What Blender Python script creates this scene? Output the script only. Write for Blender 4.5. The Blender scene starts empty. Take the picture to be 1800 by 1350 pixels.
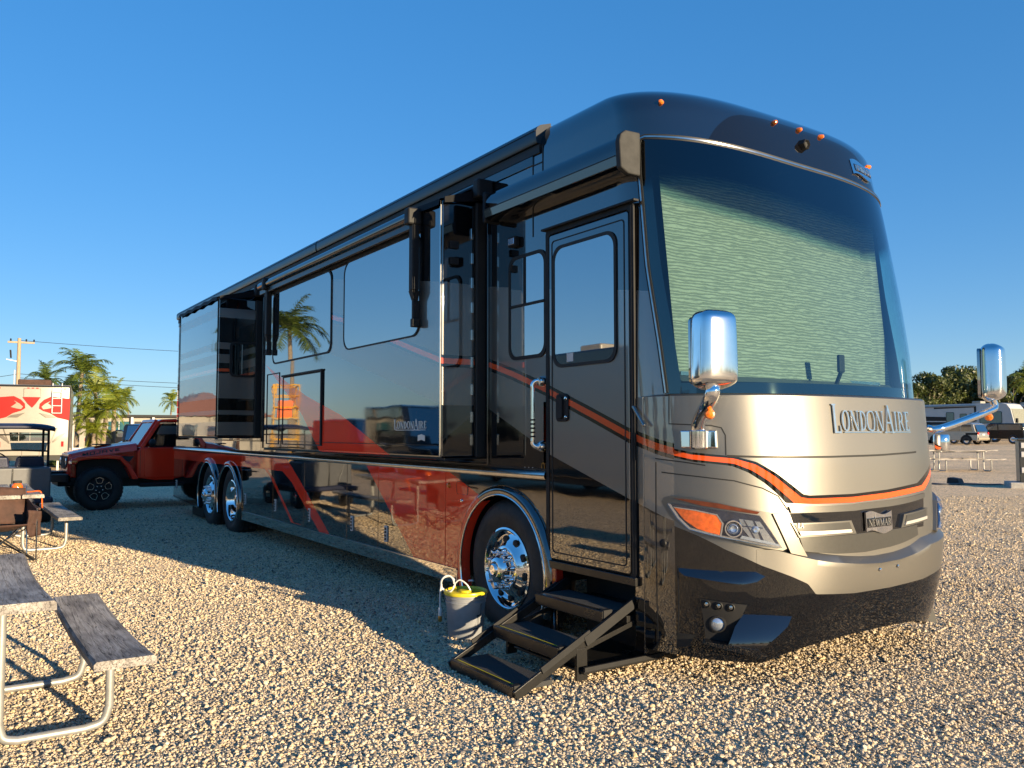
import bpy, bmesh, math, random
import numpy as np
from mathutils import Vector, Matrix
R = math.radians
random.seed(7); rng = np.random.default_rng(7)
scn = bpy.context.scene
COL = scn.collection

# ------------------------------------------------------------------ camera
FPX = 1466.0                       # focal length in photo pixels (1800 wide)
PSI, PIT = R(33.99), R(3.318)
CAM = np.array([3.4, -3.58, 1.5])
FW = np.array([-math.cos(PSI)*math.cos(PIT), math.sin(PSI)*math.cos(PIT), math.sin(PIT)])
RT = np.array([math.sin(PSI), math.cos(PSI), 0.0])
UP = np.cross(RT, FW)
cd = bpy.data.cameras.new('camera'); cam = bpy.data.objects.new('camera', cd); COL.objects.link(cam)
cam.location = CAM
cam.rotation_euler = Matrix((RT, UP, -FW)).transposed().to_euler()
cd.sensor_width = 36.0; cd.lens = 36.0*FPX/1800.0; cd.clip_start = 0.05; cd.clip_end = 3000
scn.camera = cam
scn.render.resolution_x, scn.render.resolution_y = 1024, 768

# ------------------------------------------------------------------ sky, sun, exposure
SUN_AZ, SUN_EL = R(11.5), R(9.0)          # azimuth from +X towards +Y
wd = bpy.data.worlds.new('World'); scn.world = wd; wd.use_nodes = True
nt = wd.node_tree; nt.nodes.clear()
sky = nt.nodes.new('ShaderNodeTexSky'); sky.sky_type = 'NISHITA'; sky.sun_disc = False
sky.sun_elevation = SUN_EL; sky.sun_rotation = R(90)-SUN_AZ
sky.altitude = 700; sky.air_density = 1.0; sky.dust_density = 0.0; sky.ozone_density = 3.0
gm = nt.nodes.new('ShaderNodeGamma'); gm.inputs['Gamma'].default_value = 0.50
hs = nt.nodes.new('ShaderNodeHueSaturation'); hs.inputs['Saturation'].default_value = 1.70
bg = nt.nodes.new('ShaderNodeBackground'); bg.inputs['Strength'].default_value = 0.110
wo = nt.nodes.new('ShaderNodeOutputWorld')
nt.links.new(sky.outputs[0], gm.inputs['Color']); nt.links.new(gm.outputs[0], hs.inputs['Color']); tn = nt.nodes.new('ShaderNodeMix'); tn.data_type = 'RGBA'; tn.blend_type = 'MULTIPLY'; tn.inputs['Factor'].default_value = 1; tn.inputs['B'].default_value = (.79, .93, 1.20, 1)
nt.links.new(hs.outputs[0], tn.inputs['A']); nt.links.new(tn.outputs['Result'], bg.inputs[0]); nt.links.new(bg.outputs[0], wo.inputs[0])
sd = bpy.data.lights.new('sun', 'SUN'); sd.energy = 3.9; sd.angle = R(0.5); sd.color = (1.0, 0.79, 0.50)
sun = bpy.data.objects.new('sun', sd); COL.objects.link(sun)
sdir = Vector((math.cos(SUN_EL)*math.cos(SUN_AZ), math.cos(SUN_EL)*math.sin(SUN_AZ), math.sin(SUN_EL)))
sun.rotation_euler = sdir.to_track_quat('Z', 'Y').to_euler(); sun.location = (20, 5, 15)
vs = scn.view_settings
vs.view_transform = 'Standard'; vs.look = 'None'; vs.gamma = 1.0; vs.use_curve_mapping = False
vs.exposure = 1.65
scn.cycles.max_bounces = 8; scn.cycles.transparent_max_bounces = 12

# ------------------------------------------------------------------ photo pixel -> place
def ray(x, y): return FW + RT*(x-900)/FPX - UP*(y-675)/FPX
def onY(x, y, Y=0.0):
    d = ray(x, y); return CAM + d*((Y-CAM[1])/d[1])
def onX(x, y, X=0.0):
    d = ray(x, y); return CAM + d*((X-CAM[0])/d[0])
def onZ(x, y, Z=0.0):
    d = ray(x, y); return CAM + d*((Z-CAM[2])/d[2])
def atdepth(px, depth):                       # ground position of a pixel column at a depth
    p = CAM + np.array([-math.cos(PSI), math.sin(PSI), 0])*depth + RT*(px-900)/FPX*depth
    return p[0], p[1]
def ground_h(x, y):
    a = max(0.0, y-6.0); return 0.0095*a*a/(a+6.0)
def sstep(a, b, x):
    t = min(1, max(0, (x-a)/(b-a))); return t*t*(3-2*t)

# ------------------------------------------------------------------ mesh builder
class MB:
    def __init__(s): s.v = []; s.f = []
    def add(s, vs, fs):
        o = len(s.v); s.v += [tuple(map(float, p)) for p in vs]; s.f += [tuple(i+o for i in f) for f in fs]; return s
    def box(s, x0, x1, y0, y1, z0, z1):
        return s.add([(x0,y0,z0),(x1,y0,z0),(x1,y1,z0),(x0,y1,z0),(x0,y0,z1),(x1,y0,z1),(x1,y1,z1),(x0,y1,z1)],
                     [(0,3,2,1),(4,5,6,7),(0,1,5,4),(1,2,6,5),(2,3,7,6),(3,0,4,7)])
    def hexa(s, a, b):                        # two quads (same winding) joined
        return s.add(list(a)+list(b), [(3,2,1,0),(4,5,6,7),(0,1,5,4),(1,2,6,5),(2,3,7,6),(3,0,4,7)])
    def bar(s, p, q, w, h, up=(0,0,1)):
        p = Vector(p); q = Vector(q); d = (q-p).normalized(); u = Vector(up)
        if abs(d.dot(u)) > .99: u = Vector((1,0,0))
        a = d.cross(u).normalized()*w/2; b = a.cross(d).normalized()*h/2
        return s.hexa([p-a-b, p+a-b, p+a+b, p-a+b], [q-a-b, q+a-b, q+a+b, q-a+b])
    def prism(s, pts, off):
        n = len(pts); o = Vector(off); P = [Vector(p) for p in pts]
        return s.add(P+[p+o for p in P], [tuple(range(n))[::-1], tuple(range(n, 2*n))] + [(i, (i+1) % n, n+(i+1) % n, n+i) for i in range(n)])
    def xz(s, pts, y0, y1):                   # polygon in the x-z plane, between two y
        return s.prism([(x, y0, z) for x, z in pts], (0, y1-y0, 0))
    def ring(s, outer, inner, off):           # frame: two loops of the same length
        n = len(outer); o = Vector(off); A = [Vector(p) for p in outer]; B = [Vector(p) for p in inner]
        V = A+B+[p+o for p in A]+[p+o for p in B]; F = []
        for i in range(n):
            j = (i+1) % n
            F += [(i, j, n+j, n+i), (2*n+j, 2*n+i, 3*n+i, 3*n+j), (j, i, 2*n+i, 2*n+j), (n+i, n+j, 3*n+j, 3*n+i)]
        return s.add(V, F)
    def tube(s, path, r, n=8, caps=True, closed=False):
        P = [Vector(p) for p in path]; m = len(P); rr = r if hasattr(r, '__len__') else [r]*m
        V = []; F = []; nrm = None
        for i in range(m):
            if closed: t = P[(i+1) % m]-P[i-1]
            else: t = P[min(i+1, m-1)]-P[max(i-1, 0)]
            t.normalize()
            if nrm is None:
                nrm = t.cross(Vector((0,0,1)));
                if nrm.length < .05: nrm = t.cross(Vector((1,0,0)))
            nrm = (nrm - t*nrm.dot(t)).normalized(); b = t.cross(nrm)
            V += [P[i] + (nrm*math.cos(2*math.pi*k/n)+b*math.sin(2*math.pi*k/n))*rr[i] for k in range(n)]
        for i in range(m if closed else m-1):
            j = (i+1) % m
            F += [(i*n+k, i*n+(k+1) % n, j*n+(k+1) % n, j*n+k) for k in range(n)]
        if caps and not closed: F += [tuple(range(n))[::-1], tuple((m-1)*n+k for k in range(n))]
        return s.add(V, F)
    def lathe(s, prof, c, ax, n=32, closed=False):
        c = Vector(c); ax = Vector(ax).normalized(); a = ax.cross(Vector((0,0,1)))
        if a.length < .1: a = ax.cross(Vector((1,0,0)))
        a.normalize(); b = ax.cross(a); V = []; F = []; m = len(prof)
        for r, h in prof:
            V += [c+ax*h+(a*math.cos(2*math.pi*k/n)+b*math.sin(2*math.pi*k/n))*r for k in range(n)]
        for i in range(m if closed else m-1):
            j = (i+1) % m
            F += [(i*n+k, i*n+(k+1) % n, j*n+(k+1) % n, j*n+k) for k in range(n)]
        return s.add(V, F)
    def grid(s, P, skip=None):
        n = len(P); m = len(P[0]); V = [p for row in P for p in row]; F = []
        for i in range(n-1):
            for j in range(m-1):
                if skip and skip(i, j): continue
                F.append((i*m+j, i*m+j+1, (i+1)*m+j+1, (i+1)*m+j))
        return s.add(V, F)
    def build(s, name, mat, parent=None, smooth=35, bevel=0, seg=2, label=None, kind=None, recalc=True):
        me = bpy.data.meshes.new(name); me.from_pydata(s.v, [], s.f)
        bm = bmesh.new(); bm.from_mesh(me)
        bmesh.ops.remove_doubles(bm, verts=bm.verts, dist=1e-5)
        if recalc: bmesh.ops.recalc_face_normals(bm, faces=bm.faces)
        loose = [v for v in bm.verts if not v.link_faces]
        if loose: bmesh.ops.delete(bm, geom=loose, context='VERTS')
        bm.to_mesh(me); bm.free()
        me.materials.append(mat)
        if smooth:
            me.shade_smooth(); me.set_sharp_from_angle(angle=R(smooth))
        o = bpy.data.objects.new(name, me); COL.objects.link(o)
        if bevel:
            b = o.modifiers.new('bevel', 'BEVEL'); b.width = bevel; b.segments = seg; b.limit_method = 'ANGLE'; b.angle_limit = R(40); b.harden_normals = True
        if parent: o.parent = parent
        if label: o['label'] = label
        if kind: o['kind'] = kind
        return o

def thing(name, label, cat, loc=(0,0,0), rz=0.0, group=None):
    o = bpy.data.objects.new(name, None); COL.objects.link(o); o.empty_display_size = .2
    o.location = loc; o.rotation_euler = (0, 0, rz); o['label'] = label; o['category'] = cat
    if group: o['group'] = group
    return o
def tag(o, label, cat, group=None, kind=None):
    o['label'] = label; o['category'] = cat
    if group: o['group'] = group
    if kind: o['kind'] = kind
    return o
def copy_tree(o, parent=None):
    c = o.copy(); COL.objects.link(c); c.parent = parent
    for ch in list(o.children): copy_tree(ch, c)
    return c
def rrect(x0, x1, z0, z1, r, n=5, rs=None):   # rounded rectangle, ccw from bottom left
    rs = rs or (r, r, r, r); out = []
    for (cx, cz, a0, q) in ((x0, z0, 180, rs[0]), (x1, z0, 270, rs[1]), (x1, z1, 0, rs[2]), (x0, z1, 90, rs[3])):
        ox = cx+q if cx == x0 else cx-q; oz = cz+q if cz == z0 else cz-q
        for k in range(n+1):
            a = R(a0+90*k/n); out.append((ox+q*math.cos(a), oz+q*math.sin(a)))
    return out
def bez(pts, n=8):                            # smooth path through points (Catmull-Rom)
    P = [Vector(p) for p in pts]; P = [2*P[0]-P[1]]+P+[2*P[-1]-P[-2]]; out = []
    for i in range(1, len(P)-2):
        for k in range(n):
            t = k/n; a, b, c, d = P[i-1], P[i], P[i+1], P[i+2]
            out.append(.5*((2*b)+(c-a)*t+(2*a-5*b+4*c-d)*t*t+(3*b-a-3*c+d)*t**3))
    return out+[P[-2]]

# ------------------------------------------------------------------ materials
def mat(name, col=(.5,.5,.5), rough=.5, metal=0.0, coat=0.0, ior=1.5, var=0.0, vscale=8.0, bump=0.0, bscale=30.0, spec=.5, stretch=None, col2=None, alpha=1.0, rvar=0.0):
    m = bpy.data.materials.new(name); m.use_nodes = True; t = m.node_tree; p = t.nodes['Principled BSDF']
    p.inputs['Base Color'].default_value = (*col, 1); p.inputs['Roughness'].default_value = rough; p.inputs['Metallic'].default_value = metal
    p.inputs['Coat Weight'].default_value = coat; p.inputs['Coat Roughness'].default_value = .02; p.inputs['IOR'].default_value = ior; p.inputs['Specular IOR Level'].default_value = spec
    L = t.links
    if var or bump or rvar:
        tc = t.nodes.new('ShaderNodeTexCoord'); mp = t.nodes.new('ShaderNodeMapping'); L.new(tc.outputs['Object'], mp.inputs['Vector'])
        if stretch: mp.inputs['Scale'].default_value = stretch
        if var:
            nz = t.nodes.new('ShaderNodeTexNoise'); nz.inputs['Scale'].default_value = vscale; nz.inputs['Detail'].default_value = 6; nz.inputs['Roughness'].default_value = .65
            L.new(mp.outputs[0], nz.inputs['Vector'])
            mx = t.nodes.new('ShaderNodeMix'); mx.data_type = 'RGBA'
            c2 = col2 or tuple(c*(1-var) for c in col); c1 = col if col2 else tuple(min(1, c*(1+var*.6)) for c in col)
            mx.inputs['A'].default_value = (*c1, 1); mx.inputs['B'].default_value = (*c2, 1)
            rp = t.nodes.new('ShaderNodeMapRange'); rp.inputs['From Min'].default_value = .35; rp.inputs['From Max'].default_value = .65
            L.new(nz.outputs['Fac'], rp.inputs['Value']); L.new(rp.outputs[0], mx.inputs['Factor']); L.new(mx.outputs['Result'], p.inputs['Base Color'])
            if rvar:
                r2 = t.nodes.new('ShaderNodeMapRange'); r2.inputs['To Min'].default_value = max(0, rough-rvar); r2.inputs['To Max'].default_value = rough+rvar
                L.new(nz.outputs['Fac'], r2.inputs['Value']); L.new(r2.outputs[0], p.inputs['Roughness'])
        if bump:
            nb = t.nodes.new('ShaderNodeTexNoise'); nb.inputs['Scale'].default_value = bscale; nb.inputs['Detail'].default_value = 5
            L.new(mp.outputs[0], nb.inputs['Vector']); bp = t.nodes.new('ShaderNodeBump'); bp.inputs['Strength'].default_value = bump; bp.inputs['Distance'].default_value = .01
            L.new(nb.outputs['Fac'], bp.inputs['Height']); L.new(bp.outputs[0], p.inputs['Normal'])
    return m
M = {}
M['black'] = mat('gloss_black_paint', (.004,.004,.005), .03, ior=1.95, bump=.012, bscale=1.3)
M['satin'] = mat('satin_black', (.011,.011,.012), .58, spec=.3, var=.3, vscale=5, bump=.05, bscale=90)
M['fabric_black'] = mat('black_awning_fabric', (.006,.006,.008), .6, spec=.12, var=.3, vscale=4, bump=.1, bscale=60)
M['rubber'] = mat('tyre_rubber', (.018,.018,.019), .62, var=.35, vscale=9, bump=.2, bscale=60, rvar=.1)
M['gap'] = mat('shadow_gap_rubber', (.006,.006,.006), .6, var=.2)
M['awn'] = mat('awning_enamel', (.008,.009,.012), .32, ior=1.6, bump=.02, bscale=3)
M['mchrome'] = mat('mirror_shell_chrome', (.84,.84,.85), .11, metal=1.0, var=.05, vscale=8)
M['chrome'] = mat('chrome', (.86,.86,.87), .035, metal=1.0, bump=.01, bscale=4)
M['alu'] = mat('polished_aluminium', (.80,.79,.78), .10, metal=1.0, var=.08, vscale=14, rvar=.05)
M['steel'] = mat('brushed_trim', (.55,.54,.52), .18, metal=1.0, var=.15, vscale=12, bump=.02, bscale=3)
M['skirt'] = mat('mirror_steel_skirt', (.74,.73,.71), .04, metal=1.0, var=.06, vscale=2, bump=.015, bscale=2.2)
M['champ'] = mat('champagne_metallic', (.17,.161,.145), .42, metal=.93, coat=.1, var=.05, vscale=120)
M['darkgrey'] = mat('grille_grey', (.09,.088,.082), .38, metal=.7, coat=.3, var=.05, vscale=40)
M['glass_dark'] = mat('tinted_window_glass', (.006,.009,.010), .015, ior=5.0, bump=.008, bscale=.9)
M['red'] = mat('red_paint', (.42,.022,.010), .06, coat=.5, ior=1.6, bump=.01, bscale=1.5)
M['amber'] = mat('amber_lens', (.75,.17,.01), .12, coat=.5, var=.25, vscale=60)
M['orange'] = mat('turn_signal_orange', (.85,.14,.015), .10, coat=.6, var=.3, vscale=45)
M['browamber'] = mat('dark_amber_lens', (.10,.022,.008), .12, coat=.5, var=.3, vscale=20)
M['barmetal'] = mat('pale_grille_bar', (.62,.59,.54), .45, metal=.8, var=.05, vscale=30)
M['bowl'] = mat('lamp_bowl', (.70,.72,.76), .16, metal=1.0, var=.15, vscale=18)
M['letter'] = mat('bright_lettering', (.85,.82,.76), .24, metal=1.0, var=.1, vscale=30)
M['redlens'] = mat('red_lens', (.55,.01,.01), .12, coat=.5, var=.2, vscale=40)
M['lens'] = mat('lamp_glass', (.50,.56,.66), .06, metal=.7, coat=.6, var=.15, vscale=12)
M['lampback'] = mat('lamp_housing', (.03,.035,.06), .12, coat=.5, metal=.3, var=.3, vscale=25)
M['white'] = mat('white_gelcoat', (.29,.265,.225), .28, coat=.2, var=.06, vscale=3)
M['whitep'] = mat('white_plastic', (.55,.54,.53), .35, var=.1, vscale=20)
M['greyp'] = mat('grey_plastic', (.11,.112,.118), .4, var=.12, vscale=6, bump=.03, bscale=40)
M['endcap'] = mat('grey_end_cap', (.042,.042,.042), .6, spec=.12, var=.2, vscale=15)
M['bucket'] = mat('grey_bucket_plastic', (.23,.24,.255), .42, var=.15, vscale=7, bump=.04, bscale=60)
M['yellow'] = mat('yellow_lid', (.62,.50,.02), .35, var=.15, vscale=12)
M['brass'] = mat('brass', (.55,.34,.10), .3, metal=.9, var=.2)
M['galv'] = mat('galvanised_tube', (.33,.33,.32), .42, metal=.45, var=.18, vscale=18, bump=.05, bscale=70, rvar=.1)
M['treadmat'] = mat('step_grit', (.035,.036,.038), .75, var=.4, vscale=160, bump=.6, bscale=260)
M['stepmetal'] = mat('step_frame_black', (.018,.017,.016), .30, metal=.2, var=.4, vscale=9, rvar=.12, bump=.05, bscale=40)
M['jeepred'] = mat('red_truck_paint', (.95,.040,.014), .16, coat=.1, ior=1.45, bump=.01, bscale=1.2)
M['concrete'] = mat('concrete', (.36,.35,.33), .85, var=.25, vscale=9, bump=.3, bscale=40)
M['navy'] = mat('navy_vinyl', (.018,.022,.05), .42, var=.3, vscale=6, bump=.08, bscale=50)
M['brown'] = mat('brown_canvas', (.055,.024,.016), .8, var=.35, vscale=9, bump=.3, bscale=120)
M['silver'] = mat('silver_car_paint', (.40,.37,.33), .25, metal=.6, coat=.5, var=.05, vscale=20)
M['bark'] = mat('palm_bark', (.24,.19,.14), .9, var=.4, vscale=9, bump=.5, bscale=26, stretch=(1,1,5))
M['pole'] = mat('pole_wood', (.34,.26,.17), .9, var=.3, vscale=9, bump=.3, bscale=18, stretch=(4,4,.5))
M['roofred'] = mat('terracotta_roof', (.22,.10,.075), .7, var=.3, vscale=14)
M['yellowsteel'] = mat('yellow_steel', (.70,.36,.02), .4, var=.2, vscale=5)
M['navycar'] = mat('black_car_paint', (.006,.007,.010), .05, coat=.6, ior=1.6, bump=.01, bscale=2)
M['tealglass'] = mat('teal_glass', (.03,.10,.12), .05, ior=1.8, var=.2, vscale=2)
M['whitepaint'] = mat('white_letter', (.70,.70,.68), .3, metal=.4)
M['asphalt'] = mat('pale_road', (.22,.20,.18), .9, var=.2, vscale=2, bump=.3, bscale=60)

def leafmat(name, c1, c2, trans=.35):
    m = bpy.data.materials.new(name); m.use_nodes = True; t = m.node_tree; p = t.nodes['Principled BSDF']
    g = t.nodes.new('ShaderNodeNewGeometry'); oi = t.nodes.new('ShaderNodeTexCoord'); nz = t.nodes.new('ShaderNodeTexNoise'); nz.inputs['Scale'].default_value = 1.3; nz.inputs['Detail'].default_value = 5
    ad = t.nodes.new('ShaderNodeMath'); ad.operation = 'MULTIPLY_ADD'; ad.inputs[1].default_value = .7; ad.use_clamp = True
    mx = t.nodes.new('ShaderNodeMix'); mx.data_type = 'RGBA'; mx.inputs['A'].default_value = (*c1,1); mx.inputs['B'].default_value = (*c2,1)
    L = t.links; L.new(oi.outputs['Object'], nz.inputs['Vector']); L.new(g.outputs['Random Per Island'], ad.inputs[0])
    sb = t.nodes.new('ShaderNodeMath'); sb.operation = 'SUBTRACT'; sb.inputs[1].default_value = .38; L.new(nz.outputs['Fac'], sb.inputs[0]); L.new(sb.outputs[0], ad.inputs[2])
    L.new(ad.outputs[0], mx.inputs['Factor']); L.new(mx.outputs['Result'], p.inputs['Base Color']); p.inputs['Roughness'].default_value = .45
    tr = t.nodes.new('ShaderNodeBsdfTranslucent'); L.new(mx.outputs['Result'], tr.inputs['Color'])
    ms = t.nodes.new('ShaderNodeMixShader'); ms.inputs[0].default_value = trans
    out = t.nodes['Material Output']; L.new(p.outputs[0], ms.inputs[1]); L.new(tr.outputs[0], ms.inputs[2]); L.new(ms.outputs[0], out.inputs[0])
    return m
M['palm'] = leafmat('palm_leaf', (.035,.075,.015), (.17,.21,.03))
M['palmy'] = leafmat('bright_palm_leaf', (.08,.14,.015), (.30,.31,.03))
M['leaf'] = leafmat('tree_leaf', (.025,.05,.012), (.12,.13,.03))
M['leafd'] = leafmat('dark_tree_leaf', (.018,.038,.010), (.075,.095,.022))
M['grass'] = leafmat('grass_blade', (.05,.10,.02), (.14,.17,.05))

def wood(name, base, dark):
    m = bpy.data.materials.new(name); m.use_nodes = True; t = m.node_tree; p = t.nodes['Principled BSDF']; L = t.links
    tc = t.nodes.new('ShaderNodeTexCoord'); mp = t.nodes.new('ShaderNodeMapping'); mp.inputs['Scale'].default_value = (1.2, 26, 26); L.new(tc.outputs['Object'], mp.inputs[0])
    n1 = t.nodes.new('ShaderNodeTexNoise'); n1.inputs['Scale'].default_value = 3; n1.inputs['Detail'].default_value = 8; n1.inputs['Roughness'].default_value = .7; n1.inputs['Distortion'].default_value = .6; L.new(mp.outputs[0], n1.inputs[0])
    mp2 = t.nodes.new('ShaderNodeMapping'); mp2.inputs['Scale'].default_value = (1.5, 3.2, 3.2); L.new(tc.outputs['Object'], mp2.inputs[0])
    n2 = t.nodes.new('ShaderNodeTexNoise'); n2.inputs['Scale'].default_value = 2.2; n2.inputs['Detail'].default_value = 4; L.new(mp2.outputs[0], n2.inputs[0])
    cr = t.nodes.new('ShaderNodeValToRGB'); e = cr.color_ramp.elements; e[0].position = .33; e[0].color = (*dark,1); e[1].position = .56; e[1].color = (*base,1)
    L.new(n1.outputs['Fac'], cr.inputs[0])
    mx = t.nodes.new('ShaderNodeMix'); mx.data_type = 'RGBA'; mx.blend_type = 'MULTIPLY'; mx.inputs['Factor'].default_value = .75
    cr2 = t.nodes.new('ShaderNodeValToRGB'); e = cr2.color_ramp.elements; e[0].position = .35; e[0].color = (.30,.29,.30,1); e[1].position = .6; e[1].color = (1,1,1,1)
    L.new(n2.outputs['Fac'], cr2.inputs[0]); L.new(cr.outputs[0], mx.inputs['A']); L.new(cr2.outputs[0], mx.inputs['B'])
    # long cracks
    mp3 = t.nodes.new('ShaderNodeMapping'); mp3.inputs['Scale'].default_value = (.45, 11, 11); L.new(tc.outputs['Object'], mp3.inputs[0])
    vo = t.nodes.new('ShaderNodeTexNoise'); vo.inputs['Scale'].default_value = 2.4; vo.inputs['Detail'].default_value = 3; vo.inputs['Distortion'].default_value = .25; L.new(mp3.outputs[0], vo.inputs['Vector'])
    sb = t.nodes.new('ShaderNodeMath'); sb.operation = 'SUBTRACT'; sb.inputs[1].default_value = .52; L.new(vo.outputs['Fac'], sb.inputs[0]); ab = t.nodes.new('ShaderNodeMath'); ab.operation = 'ABSOLUTE'; L.new(sb.outputs[0], ab.inputs[0])
    ck = t.nodes.new('ShaderNodeMapRange'); ck.inputs['From Min'].default_value = .002; ck.inputs['From Max'].default_value = .012; ck.inputs['To Min'].default_value = .10; L.new(ab.outputs[0], ck.inputs['Value'])
    m2 = t.nodes.new('ShaderNodeMix'); m2.data_type = 'RGBA'; m2.blend_type = 'MULTIPLY'; m2.inputs['Factor'].default_value = .9; L.new(mx.outputs['Result'], m2.inputs['A']); L.new(ck.outputs[0], m2.inputs['B'])
    L.new(m2.outputs['Result'], p.inputs['Base Color']); p.inputs['Roughness'].default_value = .85
    mn = t.nodes.new('ShaderNodeMath'); mn.operation = 'MULTIPLY'; L.new(n1.outputs['Fac'], mn.inputs[0]); L.new(ck.outputs[0], mn.inputs[1])
    bp = t.nodes.new('ShaderNodeBump'); bp.inputs['Strength'].default_value = .7; bp.inputs['Distance'].default_value = .006; L.new(mn.outputs[0], bp.inputs['Height']); L.new(bp.outputs[0], p.inputs['Normal'])
    return m
M['wood'] = wood('weathered_plank', (.42,.385,.35), (.12,.105,.095))
M['wood2'] = wood('far_plank', (.42,.39,.35), (.20,.18,.16))

# ------------------------------------------------------------------ ground and gravel
def stone_col(t, fac):
    cr = t.nodes.new('ShaderNodeValToRGB'); e = cr.color_ramp.elements
    e[0].position = 0; e[0].color = (.10,.09,.08,1); e[1].position = 1; e[1].color = (.76,.68,.55,1)
    for q, c in ((.10,(.25,.225,.20)), (.30,(.52,.44,.33)), (.6,(.66,.56,.42)), (.82,(.60,.46,.27))):
        n = e.new(q); n.color = (*c,1)
    t.links.new(fac, cr.inputs[0]); return cr.outputs[0]
def gravel_mats():
    m = bpy.data.materials.new('gravel_ground'); m.use_nodes = True; t = m.node_tree; L = t.links; p = t.nodes['Principled BSDF']
    tc = t.nodes.new('ShaderNodeTexCoord'); vo = t.nodes.new('ShaderNodeTexVoronoi'); vo.inputs['Scale'].default_value = 36; L.new(tc.outputs['Object'], vo.inputs['Vector'])
    sp = t.nodes.new('ShaderNodeSeparateColor'); L.new(vo.outputs['Color'], sp.inputs[0])
    c = stone_col(t, sp.outputs[0])
    n = t.nodes.new('ShaderNodeTexNoise'); n.inputs['Scale'].default_value = .35; n.inputs['Detail'].default_value = 7; n.inputs['Roughness'].default_value = .6; L.new(tc.outputs['Object'], n.inputs['Vector'])
    cr = t.nodes.new('ShaderNodeValToRGB'); e = cr.color_ramp.elements; e[0].position = .35; e[0].color = (1.12,1.0,.86,1); e[1].position = .65; e[1].color = (1.42,1.24,1.04,1); L.new(n.outputs['Fac'], cr.inputs[0])
    mx = t.nodes.new('ShaderNodeMix'); mx.data_type = 'RGBA'; mx.blend_type = 'MULTIPLY'; mx.inputs['Factor'].default_value = 1; L.new(c, mx.inputs['A']); L.new(cr.outputs[0], mx.inputs['B'])
    L.new(mx.outputs['Result'], p.inputs['Base Color']); p.inputs['Roughness'].default_value = .85; p.inputs['Specular IOR Level'].default_value = .25
    iv = t.nodes.new('ShaderNodeMath'); iv.operation = 'SUBTRACT'; iv.inputs[0].default_value = 1; L.new(vo.outputs['Distance'], iv.inputs[1])
    bp = t.nodes.new('ShaderNodeBump'); bp.inputs['Strength'].default_value = 1.0; bp.inputs['Distance'].default_value = .022; L.new(iv.outputs[0], bp.inputs['Height']); L.new(bp.outputs[0], p.inputs['Normal'])
    s = bpy.data.materials.new('gravel_stone'); s.use_nodes = True; t = s.node_tree; L = t.links; p = t.nodes['Principled BSDF']
    oi = t.nodes.new('ShaderNodeObjectInfo'); c = stone_col(t, oi.outputs['Random'])
    tc = t.nodes.new('ShaderNodeTexCoord'); n = t.nodes.new('ShaderNodeTexNoise'); n.inputs['Scale'].default_value = 3.0; n.inputs['Detail'].default_value = 3; L.new(tc.outputs['Object'], n.inputs['Vector'])
    cr = t.nodes.new('ShaderNodeValToRGB'); e = cr.color_ramp.elements; e[0].position = .3; e[0].color = (.75,.72,.70,1); e[1].position = .7; e[1].color = (1.1,1.06,1.0,1); L.new(n.outputs['Fac'], cr.inputs[0])
    mx = t.nodes.new('ShaderNodeMix'); mx.data_type = 'RGBA'; mx.blend_type = 'MULTIPLY'; mx.inputs['Factor'].default_value = 1; L.new(c, mx.inputs['A']); L.new(cr.outputs[0], mx.inputs['B'])
    L.new(mx.outputs['Result'], p.inputs['Base Color']); p.inputs['Roughness'].default_value = .7; p.inputs['Specular IOR Level'].default_value = .3
    return m, s
M['ground'], M['stone'] = gravel_mats()
xs = np.concatenate([np.linspace(-1500,-90,8), np.linspace(-70,70,57), np.linspace(90,1500,8)])
ysn = np.concatenate([np.linspace(-1500,-90,8), np.linspace(-70,110,73), np.linspace(130,1500,8)])
g = MB().grid([[(x, y, ground_h(x, min(y, 160))) for x in xs] for y in ysn]).build('ground', M['ground'], smooth=60)
g['kind'] = 'structure'; g['label'] = 'tan gravel lot covering the whole camping ground'

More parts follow.
